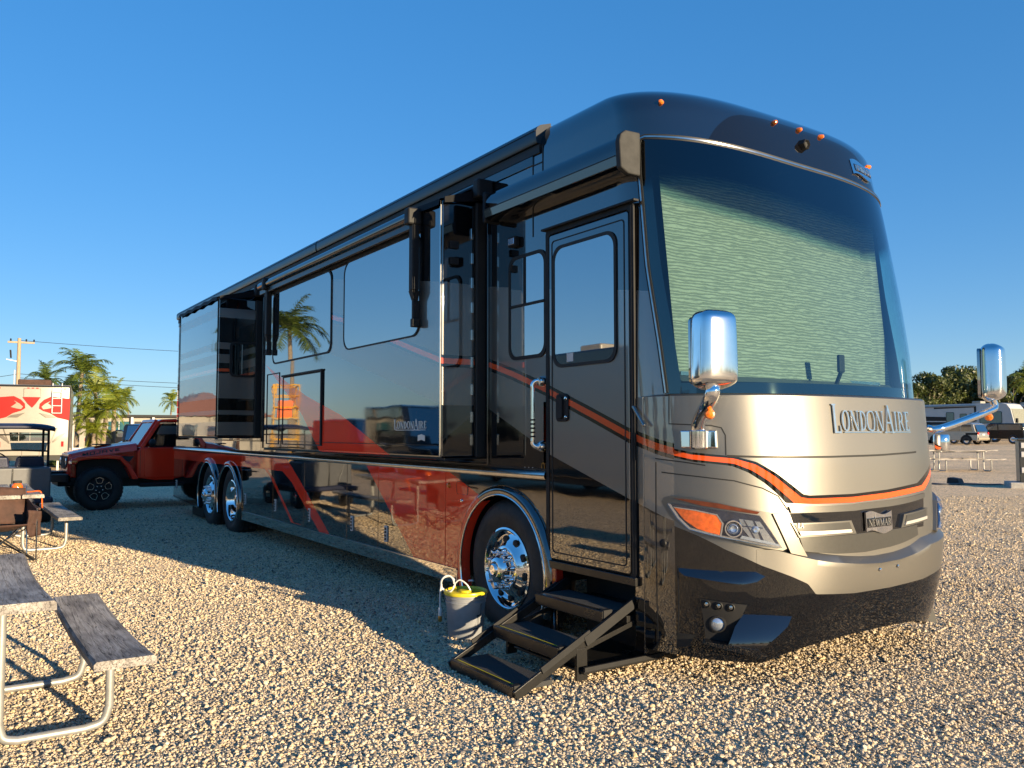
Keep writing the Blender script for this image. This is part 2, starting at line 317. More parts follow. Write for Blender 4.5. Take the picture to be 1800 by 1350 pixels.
def gravel():
    col = bpy.data.collections.new('stone_shapes')
    for k in range(7):
        bm = bmesh.new(); bmesh.ops.create_icosphere(bm, subdivisions=2 if k < 3 else 1, radius=1)
        r = random.Random(k)
        sc = (1, r.uniform(.62,.92), r.uniform(.45,.72))
        dirs = [Vector((r.gauss(0,1), r.gauss(0,1), r.gauss(0,1))).normalized() for _ in range(7)]; cut = [r.uniform(.62,.9) for _ in range(7)]
        for v in bm.verts:
            for d, c in zip(dirs, cut):
                h = v.co.dot(d)
                if h > c: v.co -= d*(h-c)
            v.co *= r.uniform(.94, 1.05)
            v.co = Vector((v.co.x*sc[0], v.co.y*sc[1], v.co.z*sc[2]))
        me = bpy.data.meshes.new('stone'); bm.to_mesh(me); bm.free(); me.materials.append(M['stone'])
        if k < 3: me.shade_smooth(); me.set_sharp_from_angle(angle=R(28))
        o = bpy.data.objects.new('stone_shape', me); col.objects.link(o)
    # scatter: dense near the viewer, thinning out with distance
    N = 540000
    Z = []; w = []
    zz = np.linspace(2.2, 19, 400); dens = 1.5*zz*np.where(zz < 5.2, 1, (5.2/zz)**2.0); cdf = np.cumsum(dens); cdf /= cdf[-1]
    d = np.interp(rng.random(N), cdf, zz); l = (rng.random(N)*2-1)*.74*d
    x = CAM[0]-math.cos(PSI)*d+RT[0]*l; y = CAM[1]+math.sin(PSI)*d+RT[1]*l
    sc = np.clip(rng.lognormal(math.log(.0069), .38, N), .003, .021)*(1+.25*np.clip((d-5)/10, 0, 1))
    mac = np.sin(x*2.1+1.3*np.sin(y*1.7))*np.sin(y*2.6+1.1*np.sin(x*1.9))+.6*np.sin(x*5.3+y*3.1)*np.sin(y*4.7-x*2.2)
    sc *= 1+.07*mac
    z = rng.uniform(-.30, .50, N)*sc+.0016*mac
    # keep clear of tyres, bucket
    keep = ~((np.abs(x+2.0) < .42) & (y > .06) & (y < .4)) & ~((x+1.99)**2+(y+.36)**2 < .125**2)
    x, y, z, sc = x[keep], y[keep], z[keep], sc[keep]; n = len(x)
    me = bpy.data.meshes.new('gravel'); me.vertices.add(n)
    co = np.stack([x, y, z+np.array([ground_h(0, b) for b in y])], 1).astype(np.float32); me.vertices.foreach_set('co', co.ravel())
    a = me.attributes.new('scl', 'FLOAT', 'POINT'); a.data.foreach_set('value', sc.astype(np.float32))
    rot = np.stack([rng.normal(0, .45, n), rng.normal(0, .45, n), rng.uniform(0, 6.28, n)], 1).astype(np.float32)
    a = me.attributes.new('rot', 'FLOAT_VECTOR', 'POINT'); a.data.foreach_set('vector', rot.ravel())
    o = bpy.data.objects.new('gravel', me); COL.objects.link(o)
    tag(o, 'loose tan crushed stones strewn over the lot', 'gravel', kind='stuff')
    ng = bpy.data.node_groups.new('scatter', 'GeometryNodeTree')
    ng.interface.new_socket('Geometry', in_out='INPUT', socket_type='NodeSocketGeometry'); ng.interface.new_socket('Geometry', in_out='OUTPUT', socket_type='NodeSocketGeometry')
    gi = ng.nodes.new('NodeGroupInput'); go = ng.nodes.new('NodeGroupOutput'); ip = ng.nodes.new('GeometryNodeInstanceOnPoints'); ci = ng.nodes.new('GeometryNodeCollectionInfo')
    ci.inputs['Collection'].default_value = col; ci.inputs['Separate Children'].default_value = True; ci.inputs['Reset Children'].default_value = True
    a1 = ng.nodes.new('GeometryNodeInputNamedAttribute'); a1.data_type = 'FLOAT'; a1.inputs['Name'].default_value = 'scl'
    a2 = ng.nodes.new('GeometryNodeInputNamedAttribute'); a2.data_type = 'FLOAT_VECTOR'; a2.inputs['Name'].default_value = 'rot'
    er = ng.nodes.new('FunctionNodeEulerToRotation')
    L = ng.links; L.new(gi.outputs[0], ip.inputs['Points']); L.new(ci.outputs[0], ip.inputs['Instance']); ip.inputs['Pick Instance'].default_value = True
    L.new(a1.outputs['Attribute'], ip.inputs['Scale']); L.new(a2.outputs['Attribute'], er.inputs[0]); L.new(er.outputs[0], ip.inputs['Rotation']); L.new(ip.outputs[0], go.inputs[0])
    md = o.modifiers.new('scatter', 'NODES'); md.node_group = ng
gravel()

# ------------------------------------------------------------------ the motorhome: front surface
WID = 2.55; YC = WID/2
def tab(kz, kv, s=.06):
    z = np.linspace(-.2, 4.2, 881); v = np.interp(z, kz, kv); k = np.exp(-.5*(np.arange(-60,61)*.005/s)**2); k /= k.sum()
    return z, np.convolve(np.pad(v, 60, mode='edge'), k, 'valid')
LX = tab([.05,.15,.25,.5,.9,1.33,1.72], [.12,.205,.255,.295,.30,.28,.245], .045)
def zbot(th):
    a = abs(math.degrees(th)); return float(np.interp(a, [0,9,18,24,30,50,65,90], [.272,.260,.230,.200,.155,.168,.178,.18]))
UK = [1.72,2.05,2.55,3.15,3.45,3.6]; UT = [3.69,3.765,3.82,3.86,3.90,3.93]
UX = tab(UK+UT, [.21,.16,.04,-.10,-.175,-.22,-.29,-.40,-.55,-.75,-1.1,-1.5], .02)
US = tab(UK+UT, [-.55,-.6,-.68,-.70,-.69,-.70,-.74,-.84,-1.0,-1.2,-1.4,-1.5], .03)
UPW = tab(UK, [2.5,2.9,3.6,3.7,3.3,3.4])
UW = tab([3.50,3.60]+UT, [1.275,1.274,1.262,1.225,1.14,.98,.66,.33], .013)
def prm(z, up):
    if up: return [float(np.interp(z, *t)) for t in (UX, US, UPW, UW)]
    return float(np.interp(z, *LX)), -.55, 3.5, 1.275
def S(th, z, up=False, off=0.0):
    x0, xs_, p, w = prm(z, up); s = math.sin(th)
    return Vector((xs_+(x0-xs_+off)*math.cos(th), YC+math.copysign((w+off)*abs(s)**(2/p), s), z))
def Sy(y, z, up=False, off=0.0):              # same surface addressed by y
    x0, xs_, p, w = prm(z, up); s = min(1, abs(y-YC)/w)**(p/2); return S(math.copysign(math.asin(s), y-YC), z, up, off)
def hit(px, py, up=False):
    d = ray(px, py)
    def gg(t):
        P = CAM+d*t; x0, xs_, p, w = prm(P[2], up); u = abs(P[1]-YC)/w
        return 1.0 if u >= 1 else P[0]-(xs_+(x0-xs_)*math.sqrt(1-u**p))
    t = 3.5
    while t < 9 and gg(t) > 0: t += .02
    if t >= 9: return None
    a, b = t-.02, t
    for _ in range(22):
        m = (a+b)/2
        if gg(m) > 0: a = m
        else: b = m
    P = CAM+d*b; x0, xs_, p, w = prm(P[2], up)
    s = min(1, abs(P[1]-YC)/w)**(p/2)
    return math.copysign(math.asin(s), P[1]-YC), float(P[2]), P
def hp(px, py, up=False):
    for k in range(40):
        h = hit(px-k*1.5, py, up)
        if h: return h
def patch(mb, poly, off1, off0=-.01, up=False, cuts=3, px=True, fine=.05):
    """slab lying on the nose surface; poly in photo pixels (or theta,z); off1 number or f(theta,z)"""
    P = [hp(*q, up)[:2] for q in poly] if px else poly
    f1 = off1 if callable(off1) else (lambda a, b: off1)
    bm = bmesh.new(); V = [bm.verts.new((a, b, 0)) for a, b in P]; bm.faces.new(V)
    bmesh.ops.triangulate(bm, faces=bm.faces[:])
    for _ in range(cuts): bmesh.ops.subdivide_edges(bm, edges=[e for e in bm.edges if e.calc_length() > fine], cuts=1, use_grid_fill=True)
    bmesh.ops.triangulate(bm, faces=bm.faces[:])
    bm.verts.index_update(); n = len(bm.verts)
    top = [S(v.co.x, v.co.y, up, f1(v.co.x, v.co.y)) for v in bm.verts]; bot = [S(v.co.x, v.co.y, up, off0) for v in bm.verts]
    F = [tuple(v.index for v in f.verts) for f in bm.faces]
    for e in bm.edges:
        if len(e.link_faces) == 1:
            a, b = e.verts[0].index, e.verts[1].index; F.append((a, b, b+n, a+n))
    mb.add(top+bot, F); bm.free(); return mb
def ribbon(mb, pts, hw, off, up=False, px=True, n=6, h=.006):
    """narrow raised strip following the nose surface"""
    P = [hp(*q, up)[:2] for q in pts] if px else pts
    Q = []
    for i in range(len(P)-1):
        for k in range(n): Q.append((P[i][0]+(P[i+1][0]-P[i][0])*k/n, P[i][1]+(P[i+1][1]-P[i][1])*k/n))
    Q.append(P[-1]); C3 = [S(a, b, up, off) for a, b in Q]; A = []; B = []; A2 = []; B2 = []
    for i, c in enumerate(C3):
        t = (C3[min(i+1, len(C3)-1)]-C3[max(i-1, 0)]).normalized(); a, b = Q[i]
        nr = (S(a, b, up, off+.02)-c).normalized(); s = t.cross(nr).normalized()*hw
        A.append(c-s); B.append(c+s); A2.append(c-s-nr*h); B2.append(c+s-nr*h)
    return mb.grid([A2, A, B, B2])

# paint: colours by place on the coach (object space), lines drawn as curves z(x) or z(y)
def side(pts, Y): return [(float(onY(*q, Y)[0]), float(onY(*q, Y)[2])) for q in pts]
def paint_material():
    m = bpy.data.materials.new('coach_paint'); m.use_nodes = True; t = m.node_tree; L = t.links; P = t.nodes['Principled BSDF']
    tc = t.nodes.new('ShaderNodeTexCoord'); sp = t.nodes.new('ShaderNodeSeparateXYZ'); L.new(tc.outputs['Object'], sp.inputs[0])
    X, Y, Z = sp.outputs
    def mth(op, a, b=None, c=None):
        n = t.nodes.new('ShaderNodeMath'); n.operation = op
        for i, v in enumerate((a, b, c)):
            if v is None: continue
            if isinstance(v, (int, float)): n.inputs[i].default_value = v
            else: L.new(v, n.inputs[i])
        return n.outputs[0]
    def curve(src, pts, lo, hi):
        pts = sorted(pts); mr = t.nodes.new('ShaderNodeMapRange'); mr.inputs['From Min'].default_value = lo; mr.inputs['From Max'].default_value = hi; L.new(src, mr.inputs['Value'])
        fc = t.nodes.new('ShaderNodeFloatCurve'); c = fc.mapping.curves[0]
        q = [((x-lo)/(hi-lo), (z+.5)/5) for x, z in pts]
        q = [(min(1, max(0, a)), b) for a, b in q]
        if q[0][0] > 0: q = [(0, q[0][1])]+q
        if q[-1][0] < 1: q = q+[(1, q[-1][1])]
        while len(c.points) < len(q): c.points.new(.5, .5)
        for pt, (a, b) in zip(c.points, q): pt.location = (a, b); pt.handle_type = 'VECTOR'
        fc.mapping.update(); L.new(mr.outputs[0], fc.inputs['Value'])
        return mth('MULTIPLY_ADD', fc.outputs[0], 5, -.5)
    lt = lambda a, b: mth('LESS_THAN', a, b)
    gt = lambda a, b: mth('GREATER_THAN', a, b)
    AND = lambda *a: a[0] if len(a) == 1 else mth('MULTIPLY', a[0], AND(*a[1:]))
    OR = lambda *a: a[0] if len(a) == 1 else mth('MAXIMUM', a[0], OR(*a[1:]))
    cx = lambda pts: curve(X, pts, -7.2, .5)
    cy = lambda pts: curve(Y, pts, 0, 2.55)
    # --- flank
    st = [(-7.2,3.5),(-6.2,3.12),(-4.56,2.660),(-4.26,2.596),(-3.04,2.262),(-2.31,2.062),(-1.91,1.95),(-1.41,1.792),(-.95,1.626),(-.56,1.48),(-.35,1.412),(-.20,1.375)]
    ds = mth('ABSOLUTE', mth('SUBTRACT', Z, cx(st)))
    fore = gt(X, -7.0)
    or_s = AND(lt(ds, .022), fore); bk_s = AND(lt(ds, .048), fore)
    Gt = cx([(-7.2,3.46),(-4.54,3.045),(-2.31,2.687),(-1.44,2.54),(-.6,2.413),(0,2.32)])
    Gb = cx([(-7.2,3.0),(-4.5,2.27),(-2.31,1.715),(-1.41,1.345),(-.56,1.081),(-.26,.972)])
    grey_s = AND(lt(Z, Gt), gt(Z, Gb), fore)
    r1 = cx([(-7.1,2.45)]+side([(505,672),(540,697),(600,730),(690,804)], -.4)+[(-2.92,1.176),(-2.36,.986),(-2.22,.92),(-2.15,-.4)])
    r2 = cx([(-7.2,3.4),(-6.75,2.35)]+side([(530,727),(560,790)], -.4)+[(-4.58,1.149),(-3.55,.375),(-3.2,.1)])
    low = lt(Z, 1.165)
    red = AND(lt(Z, r1), gt(Z, r2), fore)
    a1 = cx([(-7.2,1.25)]+side([(492,808.5),(529,847.6),(578.5,938)], 0)+[(-5.3,.0)]); a2 = cx([(-7.2,1.0)]+side([(483,811.7),(512.5,847.6),(561.4,935.6)], 0)+[(-5.7,.0)])
    red = OR(red, AND(lt(Z, a1), gt(Z, a2), low, lt(X, -5.0)))
    b1 = curve(X, side([(462,811),(481,841),(516,918.5)], 0), -8.6, -6); b2 = curve(X, side([(458,813),(476,841),(512,918.5)], 0), -8.6, -6)
    red = OR(red, AND(lt(Z, b1), gt(Z, b2), low, lt(X, -6.5), gt(X, -8.3)))
    # rear bands
    aft = lt(X, -7.0); zb = lambda a, b: AND(gt(Z, a), lt(Z, b))
    grey_r = AND(aft, OR(zb(3.06,3.19), zb(2.63,2.72), zb(2.44,2.56), zb(1.96,2.30), zb(1.74,1.80), zb(1.46,1.64)))
    or_r = AND(aft, zb(2.325,2.365))
    # --- nose (curves over y)
    up_e = [(1176,787),(1215,795),(1250,798.5),(1290,802),(1330,812),(1365,832),(1390,851),(1412,869),(1423,871),(1500,868),(1560,860.5),(1612,849)]
    or_t = [(1176,790.5),(1215,799),(1250,802.5),(1290,806),(1328,816.5),(1362,837),(1386,856.5),(1408,874),(1422,876.5),(1500,873.5),(1560,866),(1620,853)]
    or_b = [(1176,799),(1215,807.5),(1250,811),(1290,815),(1322,827),(1352,846),(1378,868),(1396,884),(1430,885.5),(1500,883),(1560,875.5),(1624,861)]
    lo_e = [(1176,802.5),(1215,811.5),(1250,815),(1286,819),(1316,831),(1345,850),(1370,872),(1381,884.2),(1430,886),(1500,883.5),(1560,876),(1624,861.5)]
    def yz(pts, tail): return [(float(hp(*q)[2][1]), float(hp(*q)[1])) for q in pts]+tail
    # right end of the stripe climbs the far corner
    ue = cy(yz(up_e, [(2.42,1.40),(2.55,1.42)])); ot = cy(yz(or_t, [(2.44,1.38),(2.55,1.40)])); ob = cy(yz(or_b, [(2.49,1.36),(2.55,1.37)])); le = cy(yz(lo_e, [(2.49,1.355),(2.55,1.365)]))
    or_f = AND(lt(Z, ot), gt(Z, ob)); bk_f = AND(lt(Z, ue), gt(Z, le))
    gb = cy(yz([(1151,908),(1188,926),(1275,966),(1338,994),(1387,1013),(1412,1025),(1426,1043),(1493,1041),(1555,1031),(1612,1016)], [(2.55,.62)]))
    grey_f = AND(gt(Z, gb), lt(Z, 1.742))
    nose = gt(X, -.24); nn = lt(X, -.24)
    ORG = OR(AND(nose, or_f), AND(nn, OR(or_s, or_r)))
    BLK = OR(AND(nose, bk_f), AND(nn, bk_s))
    GRY = OR(AND(nose, grey_f), AND(nn, OR(grey_s, grey_r)))
    RED = AND(nn, red)
    def mix(f, a, b):
        n = t.nodes.new('ShaderNodeMix'); n.data_type = 'RGBA'; L.new(f, n.inputs['Factor'])
        for s_, v in (('A', a), ('B', b)):
            if isinstance(v, tuple): n.inputs[s_].default_value = (*v, 1)
            else: L.new(v, n.inputs[s_])
        return n.outputs['Result']
    nz = t.nodes.new('ShaderNodeTexNoise'); nz.inputs['Scale'].default_value = 600; nz.inputs['Detail'].default_value = 2; L.new(tc.outputs['Object'], nz.inputs['Vector'])
    fl = t.nodes.new('ShaderNodeMapRange'); fl.inputs['To Min'].default_value = .85; fl.inputs['To Max'].default_value = 1.15; L.new(nz.outputs['Fac'], fl.inputs['Value'])
    c = mix(GRY, (.004,.004,.005), (.225,.214,.194)); c = mix(RED, c, (.95,.055,.020)); c = mix(BLK, c, (.006,.005,.005)); c = mix(ORG, c, (.72,.085,.018))
    mu = t.nodes.new('ShaderNodeMix'); mu.data_type = 'RGBA'; mu.blend_type = 'MULTIPLY'; mu.inputs['Factor'].default_value = 1; L.new(c, mu.inputs['A']); L.new(fl.outputs[0], mu.inputs['B'])
    L.new(mu.outputs['Result'], P.inputs['Base Color'])
    gm = mth('MULTIPLY', GRY, mth('SUBTRACT', 1, OR(RED, BLK, ORG)))
    L.new(mth('MULTIPLY', gm, .93), P.inputs['Metallic'])
    L.new(mth('MULTIPLY_ADD', gm, .41, .035), P.inputs['Roughness'])
    P.inputs['IOR'].default_value = 1.5; P.inputs['Coat Roughness'].default_value = .015; P.inputs['Coat IOR'].default_value = 2.1
    L.new(mth('SUBTRACT', 1, mth('MULTIPLY_ADD', RED, .70, mth('MULTIPLY_ADD', AND(gm, nose), .14, mth('MULTIPLY', nose, .76)))), P.inputs['Coat Weight'])
    # haze and smudges of a used clear coat
    dn = t.nodes.new('ShaderNodeTexNoise'); dn.inputs['Scale'].default_value = 2.3; dn.inputs['Detail'].default_value = 7; dn.inputs['Roughness'].default_value = .7; L.new(tc.outputs['Object'], dn.inputs['Vector'])
    dr_ = t.nodes.new('ShaderNodeMapRange'); dr_.inputs['From Min'].default_value = .45; dr_.inputs['From Max'].default_value = .75; dr_.inputs['To Min'].default_value = .012; dr_.inputs['To Max'].default_value = .075; L.new(dn.outputs['Fac'], dr_.inputs['Value']); L.new(dr_.outputs[0], P.inputs['Coat Roughness'])
    # slight waviness of the panels
    wv = t.nodes.new('ShaderNodeTexNoise'); wv.inputs['Scale'].default_value = 1.6; wv.inputs['Detail'].default_value = 2; L.new(tc.outputs['Object'], wv.inputs['Vector'])
    bp = t.nodes.new('ShaderNodeBump'); bp.inputs['Strength'].default_value = .035; bp.inputs['Distance'].default_value = .05; L.new(wv.outputs['Fac'], bp.inputs['Height'])
    L.new(bp.outputs[0], P.inputs['Normal']); L.new(bp.outputs[0], P.inputs['Coat Normal'])
    return m
M['paint'] = paint_material()

# ------------------------------------------------------------------ lettering (serif strokes built as small solids)
def seg(a, b, w):                             # slanted stroke, horizontal ends
    return [(a[0]-w/2, a[1]), (a[0]+w/2, a[1]), (b[0]+w/2, b[1]), (b[0]-w/2, b[1])]
def arc_ring(cx, cy, rx, ry, tx, ty, a0, a1, n=10):
    out = []
    for k in range(n):
        p = R(a0+(a1-a0)*k/n); q = R(a0+(a1-a0)*(k+1)/n)
        out.append([(cx+rx*math.cos(p), cy+ry*math.sin(p)), (cx+rx*math.cos(q), cy+ry*math.sin(q)), (cx+(rx-tx)*math.cos(q), cy+(ry-ty)*math.sin(q)), (cx+(rx-tx)*math.cos(p), cy+(ry-ty)*math.sin(p))])
    return out
def glyph(ch, T=.15, t=.06, sf=.05):
    def ser(x, y, w=.30): return [(x-w/2, y), (x+w/2, y), (x+w/2, y+sf), (x-w/2, y+sf)]
    V = lambda x, w=T: seg((x, 0), (x, 1), w)
    H = lambda x0, x1, y, h=t: [(x0, y), (x1, y), (x1, y+h), (x0, y+h)]
    if ch == 'L': return [V(.17), H(.17, .62, 0), ser(.17, 1-sf), H(.56, .62, 0, .26)], .70
    if ch == 'O': return arc_ring(.40, .5, .40, .52, T, t, 0, 360, 24), .86
    if ch == 'N': return [V(.12, t), V(.76, t), seg((.70, 0), (.12, 1), T), ser(.12, 0, .24), ser(.08, 1-sf, .24), ser(.76, 1-sf, .24)], .92
    if ch == 'D': return [V(.17), ser(.14, 0, .26), ser(.14, 1-sf, .26)]+arc_ring(.22, .5, .54, .5, T, t, -90, 90, 14), .84
    if ch == 'A': return [seg((.08, 0), (.43, 1), t), seg((.78, 0), (.40, 1), T), H(.22, .62, .34), ser(.08, 0, .24), ser(.78, 0, .26)], .92
    if ch == 'I': return [V(.17), ser(.17, 0), ser(.17, 1-sf)], .40
    if ch == 'R': return [V(.17), ser(.17, 0), ser(.14, 1-sf, .26), seg((.72, 0), (.40, .48), T*.9), ser(.72, 0, .2)]+arc_ring(.24, .72, .40, .28, T, t, -90, 90, 10), .86
    if ch == 'E': return [V(.17), H(.17, .58, 0), H(.17, .48, .48), H(.17, .56, 1-t), H(.53, .58, 0, .22), H(.51, .56, .8, .2), ser(.15, 0, .24), ser(.15, 1-sf, .24)], .70
    if ch == 'W': return [seg((.30, 0), (.08, 1), T), seg((.30, 0), (.54, 1), t), seg((.76, 0), (.52, 1), T), seg((.76, 0), (1.0, 1), t), ser(.08, 1-sf, .24), ser(.53, 1-sf, .2), ser(1.0, 1-sf, .22)], 1.10
    if ch == 'M': return [V(.12, t), V(.88, T), seg((.50, 0), (.14, 1), T), seg((.50, 0), (.86, 1), t), ser(.12, 0, .22), ser(.88, 0, .28), ser(.1, 1-sf, .2), ser(.9, 1-sf, .22)], 1.04
    if ch == 'J': return [V(.50), ]+arc_ring(.29, .2, .285, .22, T, .1, 180, 360, 10), .66
    if ch == 'V': return [seg((.40, 0), (.08, 1), T), seg((.40, 0), (.72, 1), T)], .80
    return [], .4
def block_glyph(ch):
    T = .24
    V = lambda x: seg((x, 0), (x, 1), T)
    H = lambda x0, x1, y: [(x0, y), (x1, y), (x1, y+.2), (x0, y+.2)]
    if ch == 'M': return [V(.12), V(1.08), seg((.60, .25), (.16, 1), T), seg((.60, .25), (1.04, 1), T)], 1.35
    if ch == 'O': return [V(.12), V(.98), H(.12, .98, 0), H(.12, .98, .8)], 1.25
    if ch == 'J': return [V(.70), H(.05, .7, 0), H(0, .24, .1)], .98
    if ch == 'A': return [V(.12), V(.98), H(.12, .98, .8), H(.12, .98, .36)], 1.25
    if ch == 'V': return [seg((.52, 0), (.12, 1), T), seg((.52, 0), (.95, 1), T)], 1.2
    if ch == 'E': return [V(.12), H(.12, .9, 0), H(.12, .8, .4), H(.12, .9, .8)], 1.05
    return [], .4
def word(text, caps=(), big=1.25, drop=.12, gf=glyph, gap=.06):
    """2-D quads of a word; letters in caps are taller; width normalised to 1 unit = letter height"""
    quads = []; x = 0
    for i, ch in enumerate(text):
        qs, w = gf(ch); s = big if i in caps else 1.0; dy = -drop if i in caps else 0
        for q in qs: quads.append([(x+a*(s if s > 1 else 1), b*s*(1.15 if s > 1 else 1)+dy) for a, b in q])
        x += w*s+gap
    return quads, x-gap
def letter_mesh(mb, quads, f, d0, d1):
    for q in quads:
        a = [f(u, v, d0) for u, v in q]; b = [f(u, v, d1) for u, v in q]; mb.hexa(a, b)
    return mb

# ------------------------------------------------------------------ windscreen materials
def windscreen_mats():
    m = bpy.data.materials.new('windscreen_glass'); m.use_nodes = True; t = m.node_tree; t.nodes.clear(); L = t.links
    tr = t.nodes.new('ShaderNodeBsdfTransparent')
    tc = t.nodes.new('ShaderNodeTexCoord'); sp = t.nodes.new('ShaderNodeSeparateXYZ'); L.new(tc.outputs['Object'], sp.inputs[0])
    # factory tint band fading out below the top edge; it follows the sloping top edge of the glass
    sl = t.nodes.new('ShaderNodeMath'); sl.operation = 'MULTIPLY_ADD'; sl.inputs[1].default_value = .08; L.new(sp.outputs[1], sl.inputs[0]); L.new(sp.outputs[2], sl.inputs[2])
    rp = t.nodes.new('ShaderNodeValToRGB'); mr = t.nodes.new('ShaderNodeMapRange'); mr.inputs['From Min'].default_value = 3.03; mr.inputs['From Max'].default_value = 3.14; L.new(sl.outputs[0], mr.inputs['Value']); L.new(mr.outputs[0], rp.inputs[0])
    e = rp.color_ramp.elements; e[0].position = .0; e[0].color = (.62,.80,.76,1); e[1].position = 1; e[1].color = (.01,.02,.03,1); q = e.new(.45); q.color = (.26,.46,.46,1)
    L.new(rp.outputs[0], tr.inputs[0])
    gl = t.nodes.new('ShaderNodeBsdfGlossy'); gl.inputs['Roughness'].default_value = .01; gl.inputs[0].default_value = (.85,.93,1,1)
    lw = t.nodes.new('ShaderNodeLayerWeight'); lw.inputs[0].default_value = .5
    pw = t.nodes.new('ShaderNodeMath'); pw.operation = 'POWER'; pw.inputs[1].default_value = 3.6; L.new(lw.outputs['Facing'], pw.inputs[0])
    fr = t.nodes.new('ShaderNodeMath'); fr.operation = 'MULTIPLY_ADD'; fr.inputs[1].default_value = .90; fr.inputs[2].default_value = .085; fr.use_clamp = True; L.new(pw.outputs[0], fr.inputs[0])
    ms = t.nodes.new('ShaderNodeMixShader'); o = t.nodes.new('ShaderNodeOutputMaterial')
    L.new(fr.outputs[0], ms.inputs[0]); L.new(tr.outputs[0], ms.inputs[1]); L.new(gl.outputs[0], ms.inputs[2]); L.new(ms.outputs[0], o.inputs[0])
    c = bpy.data.materials.new('windscreen_shade_fabric'); c.use_nodes = True; t = c.node_tree; L = t.links; p = t.nodes['Principled BSDF']
    tc = t.nodes.new('ShaderNodeTexCoord'); mp = t.nodes.new('ShaderNodeMapping'); mp.inputs['Scale'].default_value = (0, .16, 1); L.new(tc.outputs['Object'], mp.inputs[0])
    n = t.nodes.new('ShaderNodeTexWave'); n.wave_type = 'BANDS'; n.bands_direction = 'Z'; n.inputs['Scale'].default_value = 15; n.inputs['Distortion'].default_value = 7; n.inputs['Detail'].default_value = 3; n.inputs['Detail Scale'].default_value = 2.2; n.inputs['Detail Roughness'].default_value = .6; L.new(mp.outputs[0], n.inputs['Vector'])
    cr = t.nodes.new('ShaderNodeValToRGB'); e = cr.color_ramp.elements; e[0].position = .0; e[0].color = (.115,.125,.105,1); e[1].position = .75; e[1].color = (.245,.25,.215,1)
    L.new(n.outputs['Fac'], cr.inputs[0]); L.new(cr.outputs[0], p.inputs['Base Color']); p.inputs['Roughness'].default_value = .8
    bp = t.nodes.new('ShaderNodeBump'); bp.inputs['Strength'].default_value = .6; bp.inputs['Distance'].default_value = .01; L.new(n.outputs['Fac'], bp.inputs['Height']); L.new(bp.outputs[0], p.inputs['Normal'])
    return m, c
M['wglass'], M['shade'] = windscreen_mats()
M['dash'] = mat('dash_vinyl', (.05,.06,.065), .5, var=.3, vscale=6, bump=.1, bscale=40)

# ------------------------------------------------------------------ the motorhome
RV = thing('motorhome', 'large black, grey and red motorhome with closed windscreen shade and folding entry steps', 'motorhome')
XR, XCAP = -13.44, -1.5                      # rear end, back of the front cap

# upper shell: cross-section swept along the coach, rounded rear corners
def shell():
    zz = [1.16, 1.8, 2.5, 3.1, 3.45, 3.55, 3.62, 3.68, 3.73, 3.77, 3.80, 3.83, 3.86, 3.885, 3.905, 3.92, 3.932]
    prof = [(YC-prm(z, True)[3], z) for z in zz]+[(YC, 3.936)]
    prof += [(WID-y, z) for y, z in prof[-2::-1]]
    rows = []
    for x, k in ((XCAP, 0), (-5, 0), (-9, 0), (-13.30, 0), (-13.38, .02), (-13.425, .05), (XR, .09)):
        rows.append([(x, YC+(y-YC)*(1-k/1.28*(1 if True else 0)), z-(k*.8 if z > 3.5 else 0)) for y, z in prof])
    b = MB().grid(rows); n = len(prof)
    b.add(rows[-1], [tuple(range(n))])
    return b.build('body_shell', M['paint'], RV, smooth=30)
body = shell()
MB().box(-13.2, -.45, .44, 2.11, .40, 1.15).build('chassis', M['gap'], RV, smooth=0)
MB().box(-8.9, -2.7, .06, .42, .30, 1.15).build('storage_bay', M['gap'], RV, smooth=0)

# front cap with pillars and header, windscreen opening left free
def zt(th): return 3.305-.0013*math.degrees(th)
TH_E = R(70)
def front_cap():
    ths = [R(a) for a in np.concatenate([np.linspace(-90,-70,11), np.linspace(-66,66,45), np.linspace(70,90,11)])]
    K1, K2 = 14, 20; rows = []
    def col(th, k):
        z = 1.72+(zt(th)-1.72)*k/K1 if k <= K1 else zt(th)+(3.93-zt(th))*((k-K1)/K2)
        return z
    for k in range(K1+K2+1):
        row = []
        th = ths[0]; z = col(th, k); x0, xs_, p, w = prm(z, True)
        for q in range(5): row.append((XCAP+(xs_-XCAP)*q/5, YC-w, z))
        for th in ths: row.append(S(th, col(th, k), True))
        z = col(ths[-1], k); x0, xs_, p, w = prm(z, True)
        for q in range(4, -1, -1): row.append((XCAP+(xs_-XCAP)*q/5, YC+w, z))
        rows.append(row)
    lo, hi = 5+10, 5+len(ths)-11
    b = MB().grid(rows, skip=lambda i, j: i < K1 and lo <= j < hi)
    top = rows[-1]; b.add(top, [tuple(range(len(top)))])
    return b.build('front_cap', M['paint'], RV, smooth=40)
front_cap()
def surf_grid(t0, t1, nt_, z0, z1, nz_, up, off):
    f0 = z0 if callable(z0) else (lambda a: z0); f1 = z1 if callable(z1) else (lambda a: z1)
    return [[S(R(t0+(t1-t0)*j/nt_), f0(R(t0+(t1-t0)*j/nt_))+(f1(R(t0+(t1-t0)*j/nt_))-f0(R(t0+(t1-t0)*j/nt_)))*i/nz_, up, off) for j in range(nt_+1)] for i in range(nz_+1)]
ws = MB().grid(surf_grid(-70, 70, 50, 1.735, lambda t: zt(t)+.004, 24, True, .012)).build('windscreen', M['wglass'], RV, smooth=60)
